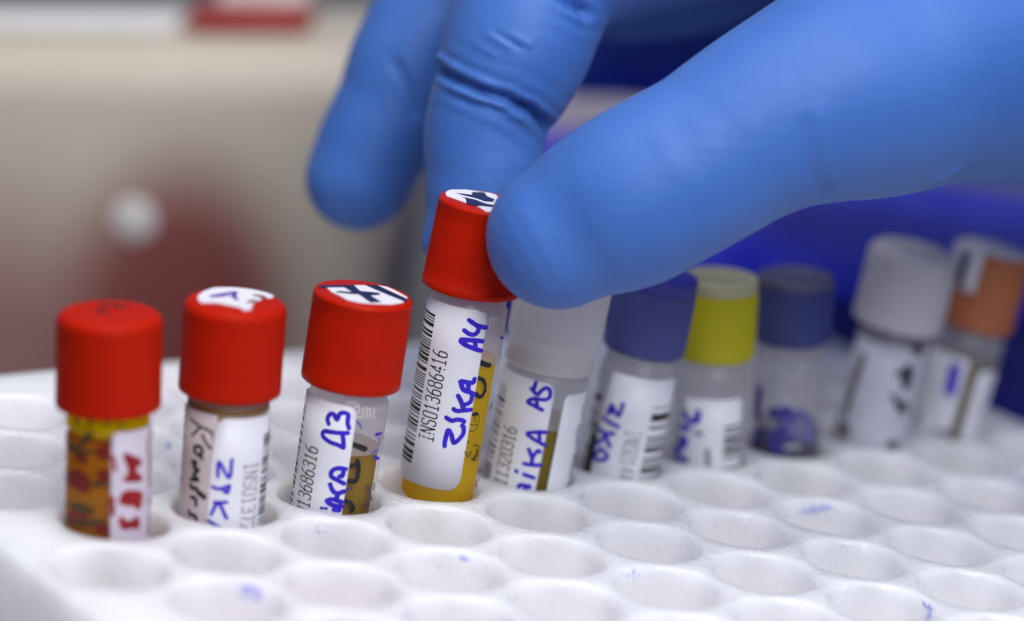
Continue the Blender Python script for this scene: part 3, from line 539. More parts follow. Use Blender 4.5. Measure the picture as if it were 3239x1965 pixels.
def mat_rack():
    m, N, L = new_mat('white_rack_plastic')
    b = bsdf(m)
    tc, nz = tex_coord(N, L, 70.0, 5)
    base = ramp(N, L, nz.outputs['Fac'], [(0.3, (0.925, 0.90, 0.905)), (0.7, (0.96, 0.945, 0.95))])
    geo = N.new('ShaderNodeNewGeometry')
    sep = N.new('ShaderNodeSeparateXYZ'); L.new(tc.outputs['Object'], sep.inputs[0])
    # old marker ink rubbed off on the rims
    rim = N.new('ShaderNodeMapRange'); rim.inputs[1].default_value = -0.0032; rim.inputs[2].default_value = -0.0012
    L.new(sep.outputs['Z'], rim.inputs[0])
    top = N.new('ShaderNodeMapRange'); top.inputs[1].default_value = -0.00015; top.inputs[2].default_value = -0.0006
    L.new(sep.outputs['Z'], top.inputs[0])
    rm = N.new('ShaderNodeMath'); rm.operation = 'MULTIPLY'
    edge_ = N.new('ShaderNodeMapRange'); edge_.inputs[1].default_value = -0.0595; edge_.inputs[2].default_value = -0.0585
    L.new(sep.outputs['X'], edge_.inputs[0])
    rm0 = N.new('ShaderNodeMath'); rm0.operation = 'MULTIPLY'
    L.new(rim.outputs[0], rm0.inputs[0]); L.new(edge_.outputs[0], rm0.inputs[1])
    L.new(rm0.outputs[0], rm.inputs[0]); L.new(top.outputs[0], rm.inputs[1])
    def stain(off, scale, lo, hi):
        mp = N.new('ShaderNodeMapping'); mp.inputs['Location'].default_value = off
        L.new(tc.outputs['Object'], mp.inputs['Vector'])
        n1 = N.new('ShaderNodeTexNoise'); n1.inputs['Scale'].default_value = scale; n1.inputs['Detail'].default_value = 6; n1.inputs['Roughness'].default_value = 0.75
        L.new(mp.outputs['Vector'], n1.inputs['Vector'])
        r = ramp(N, L, n1.outputs['Fac'], [(lo, (0, 0, 0)), (hi, (1, 1, 1))])
        x = N.new('ShaderNodeMath'); x.operation = 'MULTIPLY'
        L.new(r.outputs['Color'], x.inputs[0]); L.new(rm.outputs[0], x.inputs[1])
        return x.outputs[0]
    c = mixcol(N, L, stain((0.31, 0.12, 0.4), 95.0, 0.60, 0.66), base.outputs['Color'], (0.18, 0.24, 0.74))
    c = mixcol(N, L, stain((0.77, 0.42, 0.1), 70.0, 0.65, 0.73), c, (0.72, 0.36, 0.52))
    # faint pink wash over part of the top
    mp = N.new('ShaderNodeMapping'); mp.inputs['Location'].default_value = (0.2, 0.9, 0.3)
    L.new(tc.outputs['Object'], mp.inputs['Vector'])
    n2 = N.new('ShaderNodeTexNoise'); n2.inputs['Scale'].default_value = 38.0; n2.inputs['Detail'].default_value = 4
    L.new(mp.outputs['Vector'], n2.inputs['Vector'])
    r2 = ramp(N, L, n2.outputs['Fac'], [(0.5, (0, 0, 0)), (0.75, (0.35, 0.35, 0.35))])
    c = mixcol(N, L, r2.outputs['Color'], c, (0.80, 0.66, 0.68))
    L.new(c, b.inputs['Base Color'])
    b.inputs['Roughness'].default_value = 0.26
    b.inputs['Specular IOR Level'].default_value = 0.45
    b.inputs['Subsurface Weight'].default_value = 0.9
    b.inputs['Subsurface Radius'].default_value = (0.012, 0.0115, 0.012)
    b.inputs['Subsurface Scale'].default_value = 1.0
    tc3, n3 = tex_coord(N, L, 900.0, 4, 0.6, (1, 0.6, 1))
    tc4, n4 = tex_coord(N, L, 260.0, 3)
    f = bump(N, L, n4.outputs['Fac'], 0.55, 0.0008)
    f = bump(N, L, n3.outputs['Fac'], 0.85, 0.0003, f)
    L.new(f, b.inputs['Normal'])
    return m

def jitter(x, y, z):
    """the moulding is a little uneven"""
    if z < -3: return (x, y, z)
    a = noise.noise_vector(Vector((x, y, z)) * 0.23)
    b = noise.noise_vector(Vector((x, y, z)) * 0.9 + Vector((7, 3, 1)))
    k = 1.0 if z > -2.5 else 0.4
    return (x + k * (0.12 * a.x + 0.05 * b.x), y + k * (0.12 * a.y + 0.05 * b.y), z + k * (0.16 * a.z + 0.06 * b.z))

def clip_rect(poly):
    def cut(P, f, ix):
        out = []
        for i in range(len(P)):
            a, b = P[i - 1], P[i]
            fa, fb = f(a), f(b)
            if (fa >= 0) != (fb >= 0):
                t = fa / (fa - fb)
                out.append((a[0] + (b[0] - a[0]) * t, a[1] + (b[1] - a[1]) * t))
            if fb >= 0: out.append(b)
        return out
    for f in (lambda q: q[0] - X0, lambda q: X1 - q[0], lambda q: q[1] - Y0, lambda q: Y1 - q[1]):
        if poly: poly = cut(poly, f, 0)
    return poly

def hex_ring(x, y, seg=48):
    out = []
    for k in range(seg):
        t = 2 * math.pi * k / seg
        a = ((math.degrees(t) + 30) % 60) - 30
        d = (PITCH / 2) / math.cos(math.radians(a))
        out.append((x + d * math.cos(t), y + d * math.sin(t)))
    return out

bm = bmesh.new()
SEG = 48
for hx, hy in holes:
    outer = hex_ring(hx, hy, SEG)
    prof = [(6.1, -24.0), (6.25, -12.0), (6.35, -5.0), (6.42, -2.2)]
    for k in range(0, 7):
        a = math.pi / 2 * k / 6
        prof.append((7.16 - 0.72 * math.cos(a), -0.9 + 0.9 * math.sin(a)))
    rings = []
    for r, z in prof:
        rings.append([bm.verts.new(jitter(hx + r * math.cos(2 * math.pi * k / SEG), hy + r * math.sin(2 * math.pi * k / SEG), z)) for k in range(SEG)])
    rings.append([bm.verts.new(jitter(q[0], q[1], 0)) for q in outer])
    for a, b in zip(rings, rings[1:]):
        for k in range(SEG):
            bm.faces.new((a[k], a[(k + 1) % SEG], b[(k + 1) % SEG], b[k]))
    bm.faces.new(rings[0])
for hx, hy in solid:
    q = clip_rect(hex_ring(hx, hy, SEG))
    if len(q) >= 3:
        bm.faces.new([bm.verts.new(jitter(a, b, 0)) for a, b in q])
bmesh.ops.remove_doubles(bm, verts=bm.verts, dist=0.004)
# the rounded outer edge and the sides
edge = [e for e in bm.edges if len(e.link_faces) == 1 and all(abs(v.co.x - X0) < 0.6 or abs(v.co.x - X1) < 0.6 or abs(v.co.y - Y0) < 0.6 or abs(v.co.y - Y1) < 0.6 for v in e.verts)]
prev = (0.0, 0.0)
for out_, z in ((0.5, -0.12), (0.95, -0.5), (1.25, -1.2), (1.3, -14), (1.3, -40), (1.3, -50)):
    g = bmesh.ops.extrude_edge_only(bm, edges=edge)['geom']
    edge = [e for e in g if isinstance(e, bmesh.types.BMEdge) and len(e.link_faces) == 1]
    for v in {v for e in edge for v in e.verts}:
        dx = -1 if v.co.x < X0 + 0.6 else (1 if v.co.x > X1 - 0.6 else 0)
        dy = -1 if v.co.y < Y0 + 0.6 else (1 if v.co.y > Y1 - 0.6 else 0)
        v.co.x += dx * (out_ - prev[0]); v.co.y += dy * (out_ - prev[0])
        v.co.z += z - prev[1]
    prev = (out_, z)
bmesh.ops.holes_fill(bm, edges=[e for e in bm.edges if len(e.link_faces) == 1 and all(v.co.z < -49 for v in e.verts)], sides=0)
rack = link_bm('tube_rack', bm, mat_rack())
tag(rack, 'white plastic tube rack with rows of round holes and rubbed ink stains on its rims', 'tube rack')

# ------------------------------------------------------------------ the tubes
PEN = random.Random(4)
LEN = 45.0

def tube_root(i, label):
    d = TUBES[i]
    a = Vector(d['a']).normalized()
    y = Vector(d['y']); y = (y - a * y.dot(a)).normalized()
    x = y.cross(a).normalized()
    base = Vector(d['P']) - a * LEN
    o = empty('sample_tube', (0, 0, 0), label, 'sample tube', 'sample tubes standing in one row of the rack')
    m = Matrix(((x.x, y.x, a.x, base.x * S), (x.y, y.y, a.y, base.y * S), (x.z, y.z, a.z, base.z * S), (0, 0, 0, 1)))
    o.matrix_world = m
    return o

def tube_mat(level, dull=False):
    if dull: return frosted('clouded_tube_plastic', (0.74, 0.71, 0.72), 0.42, 0.3, wet=level)
    return frosted('frosted_tube_plastic', (0.82, 0.77, 0.79), 0.42, 0.2, wet=level)

def body(root, mat, r=5.05, top=LEN - 9.0, ring=None):
    prof = [(0, 0.9), (1.6, 0.6), (3.4, 0.15), (4.3, 0.2), (4.8, 0.7), (r, 1.6), (r, 12), (r, 24)]
    if ring:
        prof += ring
    else:
        prof += [(r, LEN - 13.6), (r - 0.02, LEN - 13.2), (r - 0.34, LEN - 12.9), (r - 0.36, top)]
    prof += [(r - 0.9, top), ]
    V, F = lathe(prof, 72)
    return link_mesh('tube_body', V, F, mat, root)

def liquid(root, level, mat, r=4.25, base=2.2, name='liquid'):
    prof = [(0, base), (2.5, base), (r - 0.8, base + 0.3), (r, base + 1.2), (r, level - 0.25), (r + 0.02, level + 0.05), (r - 0.35, level - 0.12), (r - 1.0, level - 0.22), (0, level - 0.25)]
    V, F = lathe(prof, 64)
    return link_mesh(name, V, F, mat, root)

def cap(root, mat, r=6.15, h=11.3, edge=0.9, ribs=82, amp=0.06, taper=0.0, name='cap', flange=0.0):
    t = LEN
    rt = r - taper
    prof = [(0, t - h + 1.2), (4.4, t - h + 1.2), (4.7, t - h + 0.1), (r - 0.25, t - h), (r + flange - 0.05, t - h + 0.14), (r + flange, t - h + 0.4), (r + flange * 0.7, t - h + 0.95), (r, t - h + 1.1)]
    n = 5
    for k in range(1, n):
        prof.append((r - taper * k / n, t - h + 1.1 + (h - 1.1 - edge * 1.3) * k / n))
    prof.append((rt, t - edge * 1.2))
    for k in range(0, 7):
        a = math.pi / 2 * k / 6
        prof.append((rt - edge + edge * math.cos(a), t - edge + edge * math.sin(a)))
    prof += [(rt - edge - 1.2, t - 0.02), (0, t - 0.03)]
    V, F = lathe(prof, ribs * 6 if ribs else 96, ribs, amp, (t - h + 1.0, t - edge * 1.1))
    return link_mesh(name, V, F, mat, root)

def place_on(R, off):
    return lambda u, z, lift: on_cyl(u, z, R, off + lift)

def strokes(root_part, strokes_, R, off, name):
    """one mesh for each ink"""
    by = {}
    for c, wd, pl in strokes_:
        by.setdefault(c, []).append((wd, pl))
    for c, lst in by.items():
        V, F = [], []
        for k, (wd, pl) in enumerate(lst):
            if len(pl) > 1:
                ribbon(V, F, pl, wd, place_on(R, off), 0.006 * k, True, PEN)
        link_mesh(name if c != 'emboss' else 'volume_mark', V, F, INK[c], root_part, smooth=False)

def round_poly(pl):
    """corner-cut the outline twice"""
    for _ in range(2):
        out = []
        for i in range(len(pl)):
            a, c = pl[i], pl[(i + 1) % len(pl)]
            out += [(a[0] * .75 + c[0] * .25, a[1] * .75 + c[1] * .25), (a[0] * .25 + c[0] * .75, a[1] * .25 + c[1] * .75)]
        pl = out
    return pl

def blots(root_part, shapes, off, name):
    by = {}
    for c, pl in shapes:
        by.setdefault(c, []).append(pl)
    for j, (c, lst) in enumerate(by.items()):
        V, F = [], []
        for k, pl in enumerate(lst):
            scan_fill(V, F, round_poly(pl), place_on(R, off), 0.006 * k + 0.05 * j)
        link_mesh(name, V, F, INK[c], root_part, smooth=False)

def flat_place(zt):
    return lambda u, v, lift: (u, v, zt + lift)

def sticker(root_cap, poly, marks, zt=LEN, mname='cap_marking'):
    """a white paper disc on the cap with thick marker strokes"""
    bm = bmesh.new()
    c = sum((Vector(q) for q in poly), Vector((0, 0))) / len(poly)
    lim = 5.35
    pts = []
    n = len(poly)
    for k in range(n):
        a, b = Vector(poly[k]), Vector(poly[(k + 1) % n])
        for t in range(4):
            q = a.lerp(b, t / 4)
            if q.length > lim: q = q.normalized() * lim
            pts.append(q)
    up = [bm.verts.new((q.x, q.y, zt + 0.07)) for q in pts]
    dn = [bm.verts.new((q.x, q.y, zt - 0.02)) for q in pts]
    f = bm.faces.new(up)
    for k in range(len(pts)):
        k2 = (k + 1) % len(pts)
        bm.faces.new((dn[k], dn[k2], up[k2], up[k]))
    bmesh.ops.triangulate(bm, faces=[f])
    st = link_bm('cap_sticker', bm, M_STICK, root_cap, smooth=False)
    for k, pl in enumerate(marks):
        bm = bmesh.new()
        z = zt + 0.085 + 0.006 * k
        vs = []
        for q in pl:
            q = Vector(q)
            if q.length > 5.6: q = q.normalized() * 5.6
            vs.append(bm.verts.new((q.x, q.y, z)))
        f = bm.faces.new(vs)
        bmesh.ops.triangulate(bm, faces=[f])
        link_bm(mname, bm, M_NAVY, root_cap, smooth=False)
    return st

def top_ink(root_cap, strokes_, zt, name='cap_writing'):
    by = {}
    for c, wd, pl in strokes_:
        by.setdefault(c, []).append((wd, pl))
    for c, lst in by.items():
        V, F = [], []
        for k, (wd, pl) in enumerate(lst):
            ribbon(V, F, pl, wd, flat_place(zt), 0.006 * k, True, PEN)
        link_mesh(name, V, F, INK[c], root_cap, smooth=False)

R = 5.05
def add_label(root, u0, u1, z0, z1, rc=1.2, t=0.09, mat=None, base=0.0):
    V, F = label_patch(R, u0, u1, z0, z1, rc, base + 0.005, base + t)
    return link_mesh('label', V, F, mat or M_LABEL, root)

def add_bars(lab, u0, u1, za, zb, seed, off=0.1, unit=0.17):
    V, F = bars(u0, u1, za, zb, seed, place_on(R, off), unit)
    return link_mesh('barcode', V, F, INK['print'], lab, smooth=False)

def add_print(lab, text, u0, z0, adv, h, ccw, off=0.1, pen=0.17, c='print'):
    V, F = print_text(text, u0, z0, adv, h, ccw, place_on(R, off), pen)
    return link_mesh('printed_number', V, F, INK[c], lab, smooth=False)

# -- first tube from the left: dark red sample under a yellow layer
t = tube_root(1, 'nearest red-capped tube, amber and dark red contents with a yellow band and red writing')
body(t, frosted('thin_tube_plastic', (0.80, 0.74, 0.66), 0.97, 0.2, wet=44))
liquid(t, 30.3, fluid('amber_sample', (0.80, 0.37, 0.0), (0.55, 0.19, 0.0), 0.7, 0.5), 4.8, name='amber_liquid')
liquid(t, 34.6, fluid('yellow_serum', (1.0, 0.80, 0.0), (0.95, 0.68, 0.0), 0.8, 0.4), 4.8, 30.32, name='yellow_liquid')
c = cap(t, M_RED_MATT, 6.1, 11.3, 1.3, 60, 0.03)
top_ink(c, TUBES[1]['topink'], LEN + 0.012)
V, F = lathe([(0.62, LEN - 0.05), (0.6, LEN + 0.12), (0.45, LEN + 0.24), (0, LEN + 0.27)], 24)
nub = link_mesh('moulding_nub', V, F, M_RED_MATT, c)
nub.location = (0, 0.8 * S, 0)
lab = add_label(t, 0.4, 7.4, 10.0, 32.0, 0.8, mat=plain('lavender_label', (0.60, 0.53, 0.60), 0.5, 0.3, 0.05))
strokes(lab, TUBES[1]['ink'], R, 0.1, 'handwriting')
blots(lab, TUBES[1]['letters'], 0.1, 'handwriting')
strokes(t, TUBES[1]['skin'], R, 0.03, 'ink_mark')
blots(t, TUBES[1]['blots'], 0.03, 'ink_mark')

# -- second tube
t = tube_root(2, 'red-capped tube with a white cap sticker, two labels handwritten in black and blue')
body(t, frosted('amber_stained_tube_plastic', (0.95, 0.86, 0.74), 0.08, 0.25, wet=31.9))
liquid(t, 32.2, fluid('tan_sample', (0.78, 0.50, 0.08), (0.60, 0.32, 0.03), 0.85, 0.5), 4.7)
V, F = lathe([(4.68, 32.15), (4.86, 32.2), (4.88, 32.75), (4.68, 32.8)], 64)
link_mesh('residue_ring', V, F, plain('brown_residue', (0.24, 0.10, 0.02), 0.5), t)
c = cap(t, M_RED_MATT, 6.1, 11.2, 1.2, 72, 0.05)
sticker(c, TUBES[2]['sticker'], [])
top_ink(c, TUBES[2]['topink'], LEN + 0.085)
lab = add_label(t, -7.6, -1.15, 8.0, 32.2, 0.3, 0.06, M_LABEL_OLD)
strokes(lab, TUBES[2]['ink'], R, 0.07, 'handwriting')
strokes(lab, TUBES[2]['skin'], R, 0.07, 'handwriting')
lab = add_label(t, -1.5, 7.4, 8.0, 31.9, 1.7, 0.09, M_LABEL, 0.065)
strokes(lab, TUBES[2]['ink2'], R, 0.17, 'handwriting')
add_print(lab, 'INS01372', 2.45, 26.35, 1.08, 1.95, False, 0.17, 0.15, 'greyprint')
add_bars(lab, 5.15, 7.3, 13.0, 29.6, 12, 0.17)

# -- third tube
t = tube_root(3, 'red-capped tube marked A3 in blue, navy bars drawn on the white sticker of its cap')
body(t, tube_mat(25.9, False))
liquid(t, 25.9, fluid('murky_tan_sample', (0.66, 0.45, 0.06), (0.42, 0.27, 0.03), 0.65, 0.5), 4.6)
c = cap(t, M_RED, 6.12, 11.3, 0.55, 82, 0.12, 0.05)
sticker(c, TUBES[3]['sticker'], TUBES[3]['marks'])
lab = add_label(t, -8.6, 1.35, 8.0, 32.2, 1.3)
strokes(lab, TUBES[3]['ink'], R, 0.1, 'handwriting')
add_print(lab, 'INS013686316', -2.78, 14.28, 1.0, 2.05, True, 0.1, 0.17)
add_bars(lab, -7.9, -6.25, 11.0, 30.3, 3, 0.1, 0.2)
strokes(t, TUBES[3]['skin'], R, 0.03, 'ink_mark')

# -- fourth tube, the one being lifted
t = tube_root(4, 'red-capped tube with bright yellow liquid marked A4, lifted out by the gloved finger and thumb')
body(t, tube_mat(25.3, False))
liquid(t, 25.3, fluid('bright_yellow_serum', (1.0, 0.77, 0.0), (0.88, 0.60, 0.0), 0.74, 0.5), 4.6, 5.6)
c = cap(t, M_RED, 6.12, 11.2, 0.45, 82, 0.11, 0.42, flange=0.08)
sticker(c, TUBES[4]['sticker'], TUBES[4]['marks'])
lab = add_label(t, -7.5, 2.75, 8.9, 32.5, 1.7)
strokes(lab, TUBES[4]['ink'], R, 0.1, 'handwriting')
add_print(lab, 'INS013686416', -1.5, 14.75, 1.0, 2.0, True, 0.1, 0.17)
add_bars(lab, -7.2, -4.1, 11.2, 30.9, 5, 0.1, 0.165)
strokes(t, TUBES[4]['skin'], R, 0.03, 'ink_mark')

# -- fifth tube: clear cap
R = 5.5
t = tube_root(5, 'tube with a colourless cap marked A5 in blue, half hidden under the thumb')
body(t, tube_mat(25.8, True), R)
liquid(t, 25.8, fluid('olive_sample', (0.50, 0.39, 0.012), (0.36, 0.27, 0.01), 0.7, 0.4), 5.0)
clear = frosted('colourless_cap_plastic', (0.92, 0.90, 0.89), 0.22, 0.3)
prof = [(0, 34.6), (4.5, 34.6), (5.3, 33.0), (5.62, 33.0), (5.7, 33.3), (5.62, 33.8), (5.55, 35.6), (5.75, 35.9), (5.78, 36.4), (6.0, 36.9), (6.1, 37.2), (6.12, 43.4)] + [(5.42 + 0.7 * math.cos(math.pi / 2 * k / 5), 43.9 + 0.7 * math.sin(math.pi / 2 * k / 5)) for k in range(6)] + [(0, 44.6)]
V, F = lathe(prof, 240, 60, 0.07, (37.1, 43.6))
link_mesh('cap', V, F, clear, t)
lab = add_label(t, -8.8, 1.45, 8.0, 32.1, 1.5)
strokes(lab, TUBES[5]['ink'], R, 0.1, 'handwriting')
add_print(lab, 'INS011320316', -2.4, 13.4, 1.0, 1.9, True, 0.1, 0.17, 'print')
add_bars(lab, -8.0, -5.3, 11.0, 29.9, 8, 0.1, 0.2)
lab = add_label(t, 3.0, 8.4, 8.0, 30.8, 0.9)
strokes(lab, TUBES[5]['ink2'], R, 0.1, 'handwriting')

R = 5.05
# -- sixth tube: blue cap with a darker insert
def capped(root, side, inset, r, h, ins_h=1.7, ring=None, ribs=56):
    t_ = LEN
    prof = [(0, t_ - h + 1.0), (4.2, t_ - h + 1.0), (4.6, t_ - h), (r - 0.2, t_ - h), (r, t_ - h + 0.3), (r, t_ - h + 1.2), (r, t_ - ins_h - 0.6), (r - 0.25, t_ - ins_h), (0, t_ - ins_h)]
    V, F = lathe(prof, ribs * 6, ribs, 0.08, (t_ - h + 1.1, t_ - ins_h - 0.5))
    cp = link_mesh('cap', V, F, side, root)
    prof = [(0, t_ - ins_h - 0.1), (r - 0.12, t_ - ins_h - 0.1), (r - 0.08, t_ - ins_h + 0.1), (r - 0.15, t_ - 0.45)] + [(r - 0.55 + 0.4 * math.cos(math.pi / 2 * k / 4), t_ - 0.4 + 0.4 * math.sin(math.pi / 2 * k / 4)) for k in range(5)] + [(r - 1.5, t_), (r - 1.7, t_ - 0.25), (0, t_ - 0.25)]
    V, F = lathe(prof, 72)
    link_mesh('cap_insert', V, F, inset, cp)
    return cp
t = tube_root(6, 'tube with a translucent mid-blue cap and a white barcode label, beside the colourless-capped tube')
body(t, tube_mat(22.5, True))
liquid(t, 22.5, fluid('dark_olive_sample', (0.12, 0.09, 0.025), (0.07, 0.05, 0.015), 0.75, 0.4), 4.6)
capped(t, frosted('blue_cap_plastic', (0.16, 0.19, 0.52), 0.12, 0.35), plain('dark_blue_insert', (0.03, 0.03, 0.30), 0.45), 5.45, 10.6)
lab = add_label(t, -3.9, 7.3, 8.0, 31.8, 1.3)
strokes(lab, TUBES[6]['ink'], R, 0.1, 'handwriting')
add_print(lab, 'INS0144', -0.05, 24.6, 1.0, 2.0, False, 0.1, 0.16, 'greyprint')
add_bars(lab, 2.9, 7.2, 11.0, 28.1, 21, 0.1, 0.36)
strokes(t, TUBES[6]['skin'], R, 0.03, 'ink_mark')

# -- seventh tube: yellow cap
t = tube_root(7, 'tube with a yellow cap topped by a pale disc, between the two blue-capped tubes')
body(t, M_TUBE_DULL)
capped(t, frosted('yellow_cap_plastic', (0.86, 0.79, 0.03), 0.10, 0.35), frosted('pale_insert_plastic', (0.72, 0.71, 0.58), 0.15), 5.5, 11.0)
lab = add_label(t, -4.2, 5.0, 8.0, 29.1, 1.0)
strokes(lab, TUBES[7]['ink'], R, 0.1, 'handwriting')
add_bars(lab, 2.0, 4.9, 12.0, 25.9, 30, 0.1, 0.42)

# -- eighth tube: navy cap
t = tube_root(8, 'tube with a dark navy cap and blurred blue scrawl on its grey body')
body(t, tube_mat(24.0, True))
liquid(t, 24.0, fluid('grey_sample', (0.30, 0.29, 0.36), (0.2, 0.2, 0.27), 0.8, 0.4), 4.5)
capped(t, frosted('navy_cap_plastic', (0.11, 0.14, 0.42), 0.12, 0.35), plain('grey_navy_insert', (0.09, 0.09, 0.17), 0.5), 5.4, 9.2, 1.3)
strokes(t, TUBES[8]['skin'], R, 0.03, 'ink_mark')

# -- ninth tube: large pale cap
t = tube_root(9, 'tall tube with a large pale grey cap and blurred black marks on its white label')
body(t, M_TUBE_DULL)
cap(t, plain('pale_grey_cap_plastic', (0.52, 0.50, 0.53), 0.5, 0.3, 0.03, 100.0, 0.05, sss=0.3), 6.35, 11.4, 2.1, 40, 0.05)
lab = add_label(t, -6.8, 7.3, 8.0, 31.4, 1.0, mat=plain('grey_white_label', (0.55, 0.55, 0.62), 0.5))
strokes(lab, TUBES[9]['ink'], R, 0.1, 'handwriting')

# -- tenth tube: orange cap
t = tube_root(10, 'tube with an orange-brown cap wrapped in a white paper strip, farthest in the row')
body(t, tube_mat(28.5, True))
c = cap(t, plain('orange_cap_plastic', (0.44, 0.14, 0.055), 0.5, 0.35, 0.05), 5.6, 11.4, 0.7, 50, 0.05)
V, F = label_patch(5.6, -7.6, -1.2, 39.0, 45.2, 0.3, 0.02, 0.12)
link_mesh('cap_paper', V, F, M_LABEL, c)
V, F = lathe([(5.0, LEN - 0.02), (5.0, LEN + 0.1), (0, LEN + 0.12)], 48)
link_mesh('cap_sticker', V, F, M_LABEL, c)
V, F = label_patch(5.6, -4.6, -3.2, 39.4, 44.6, 0.3, 0.125, 0.16)
link_mesh('cap_marking', V, F, INK['navy'], c)
liquid(t, 28.5, fluid('dark_yellow_sample', (0.34, 0.27, 0.02), (0.2, 0.15, 0.015), 0.75, 0.4), 4.6)
lab = add_label(t, -7.2, 1.05, 8.0, 29.5, 0.8)
strokes(lab, TUBES[10]['ink'], R, 0.1, 'handwriting')
lab = add_label(t, 2.6, 7.4, 8.0, 28.2, 0.8)
strokes(t, TUBES[10]['skin'], R, 0.03, 'ink_mark')

# ------------------------------------------------------------------ things behind the rack, out of focus
U = Vector((0.784829, -0.619712, 0))
W = Vector((0.619712, 0.784829, 0))
YAW = math.atan2(U.y, U.x)
C0 = Vector((0, 0, 0)) + W * (-341.211)
def at(s, wd, z=-50.0):
    return C0 + U * s + W * wd + Vector((0, 0, z))

# blue box right behind the rack
def mat_blue_box():
    m, N, L = new_mat('lit_box_plastic')
    b = bsdf(m)
    tc, nz = tex_coord(N, L, 55.0, 4)
    r = ramp(N, L, nz.outputs['Fac'], [(0.35, (0.020, 0.026, 0.62)), (0.68, (0.07, 0.085, 0.76))])
    L.new(r.outputs['Color'], b.inputs['Base Color'])
    b.inputs['Roughness'].default_value = 0.5
    b.inputs['Specular IOR Level'].default_value = 0.15
    tc2, n2 = tex_coord(N, L, 500.0, 3)
    L.new(bump(N, L, n2.outputs['Fac'], 0.3, 0.0006), b.inputs['Normal'])
    return m
mb = mat_blue_box()
box = empty('storage_box', at(57, 489), 'large deep blue plastic box behind the far tubes, blurred', 'storage box')
box.rotation_euler = (0, 0, YAW)
o = link_bm('box_body', rounded_box((124, 76, 52), 2.5), plain('shaded_box_plastic', (0.012, 0.014, 0.24), 0.5, 0.4, 0.1), box)  # darker blue than the lid, paints shade onto the box front
o = link_bm('lid', rounded_box((127, 79, 7.5), 2.0), mb, box); o.location = (0, 0, 52.2 * S)

# pale equipment housing that closes the view on the left
def mat_housing():
    m, N, L = new_mat('housing_enamel')
    b = bsdf(m)
    tc, nz = tex_coord(N, L, 9.0, 4)
    base = ramp(N, L, nz.outputs['Fac'], [(0.3, (0.54, 0.475, 0.365)), (0.7, (0.60, 0.535, 0.42))])
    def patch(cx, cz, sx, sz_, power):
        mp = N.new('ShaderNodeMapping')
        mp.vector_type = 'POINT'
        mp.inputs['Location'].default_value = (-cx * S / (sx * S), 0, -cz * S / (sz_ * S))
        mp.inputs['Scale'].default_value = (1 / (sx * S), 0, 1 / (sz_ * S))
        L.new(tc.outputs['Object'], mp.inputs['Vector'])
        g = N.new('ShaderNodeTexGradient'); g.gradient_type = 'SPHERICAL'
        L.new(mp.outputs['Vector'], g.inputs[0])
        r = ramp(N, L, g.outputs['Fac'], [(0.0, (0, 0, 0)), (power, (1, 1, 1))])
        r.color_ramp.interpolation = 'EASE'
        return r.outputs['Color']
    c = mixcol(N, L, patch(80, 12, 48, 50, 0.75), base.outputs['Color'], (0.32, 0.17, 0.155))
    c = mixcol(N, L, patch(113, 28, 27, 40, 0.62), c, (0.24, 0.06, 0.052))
    L.new(c, b.inputs['Base Color'])
    b.inputs['Roughness'].default_value = 0.5
    return m
hs = empty('equipment_housing', at(-18 + 0, 470), 'pale beige equipment housing with a dark red patch behind the near tubes, blurred', 'equipment')
hs.rotation_euler = (0, 0, YAW)
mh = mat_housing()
SLOPE = 0.1256
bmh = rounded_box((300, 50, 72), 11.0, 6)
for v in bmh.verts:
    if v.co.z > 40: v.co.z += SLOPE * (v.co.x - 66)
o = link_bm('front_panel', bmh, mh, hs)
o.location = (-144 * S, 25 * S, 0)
def on_top(s, wd, lift=0.0):
    return at(s, wd, 22.0 + SLOPE * (s + 96) + lift) * S
TILT = Matrix.Rotation(YAW, 4, 'Z') @ Matrix.Rotation(-math.atan(SLOPE), 4, 'Y')
def lay(o, s, wd, lift=0.0):
    o.matrix_world = Matrix.Translation(on_top(s, wd, lift)) @ TILT
# the patch centres above are written in panel coordinates: panel x = s + 162
V, F = lathe([(3.7, 0), (3.75, 0.25), (3.5, 0.45), (0, 0.5)], 40)
o = link_mesh('knob', V, F, plain('white_knob_plastic', (0.74, 0.70, 0.66), 0.4), hs)
o.rotation_euler = (math.pi / 2, 0, 0)
o.location = ((-58.4 + 18) * S, 0.1 * S, (50 - 3.9) * S)

tray = link_bm('paper_pad', rounded_box((52, 13, 2.4), 0.5), plain('white_pad_paper', (0.84, 0.81, 0.76), 0.6))
lay(tray, -81, 485)
tag(tray, 'white paper pad lying on the beige housing at the far left', 'paper pad')
rb = empty('small_box', (0, 0, 0), 'small box with a bright red base and white top on the beige housing', 'small box')
lay(rb, -43.5, 487)
link_bm('base', rounded_box((21, 16, 3.8), 1.7), plain('red_box_plastic', (0.34, 0.03, 0.02), 0.5), rb)
o = link_bm('top', rounded_box((16, 7, 2.6), 0.8), plain('white_box_plastic', (0.74, 0.66, 0.60), 0.5), rb); o.location = (2 * S, 3 * S, 3.65 * S)
wb_ = link_bm('white_carton', rounded_box((60, 30, 100), 1.5), plain('white_carton_card', (0.80, 0.72, 0.78), 0.6))
wb_.location = at(30, 585, -50) * S; wb_.rotation_euler = (0, 0, YAW)
tag(wb_, 'white carton glimpsed between the index finger and the thumb', 'carton')

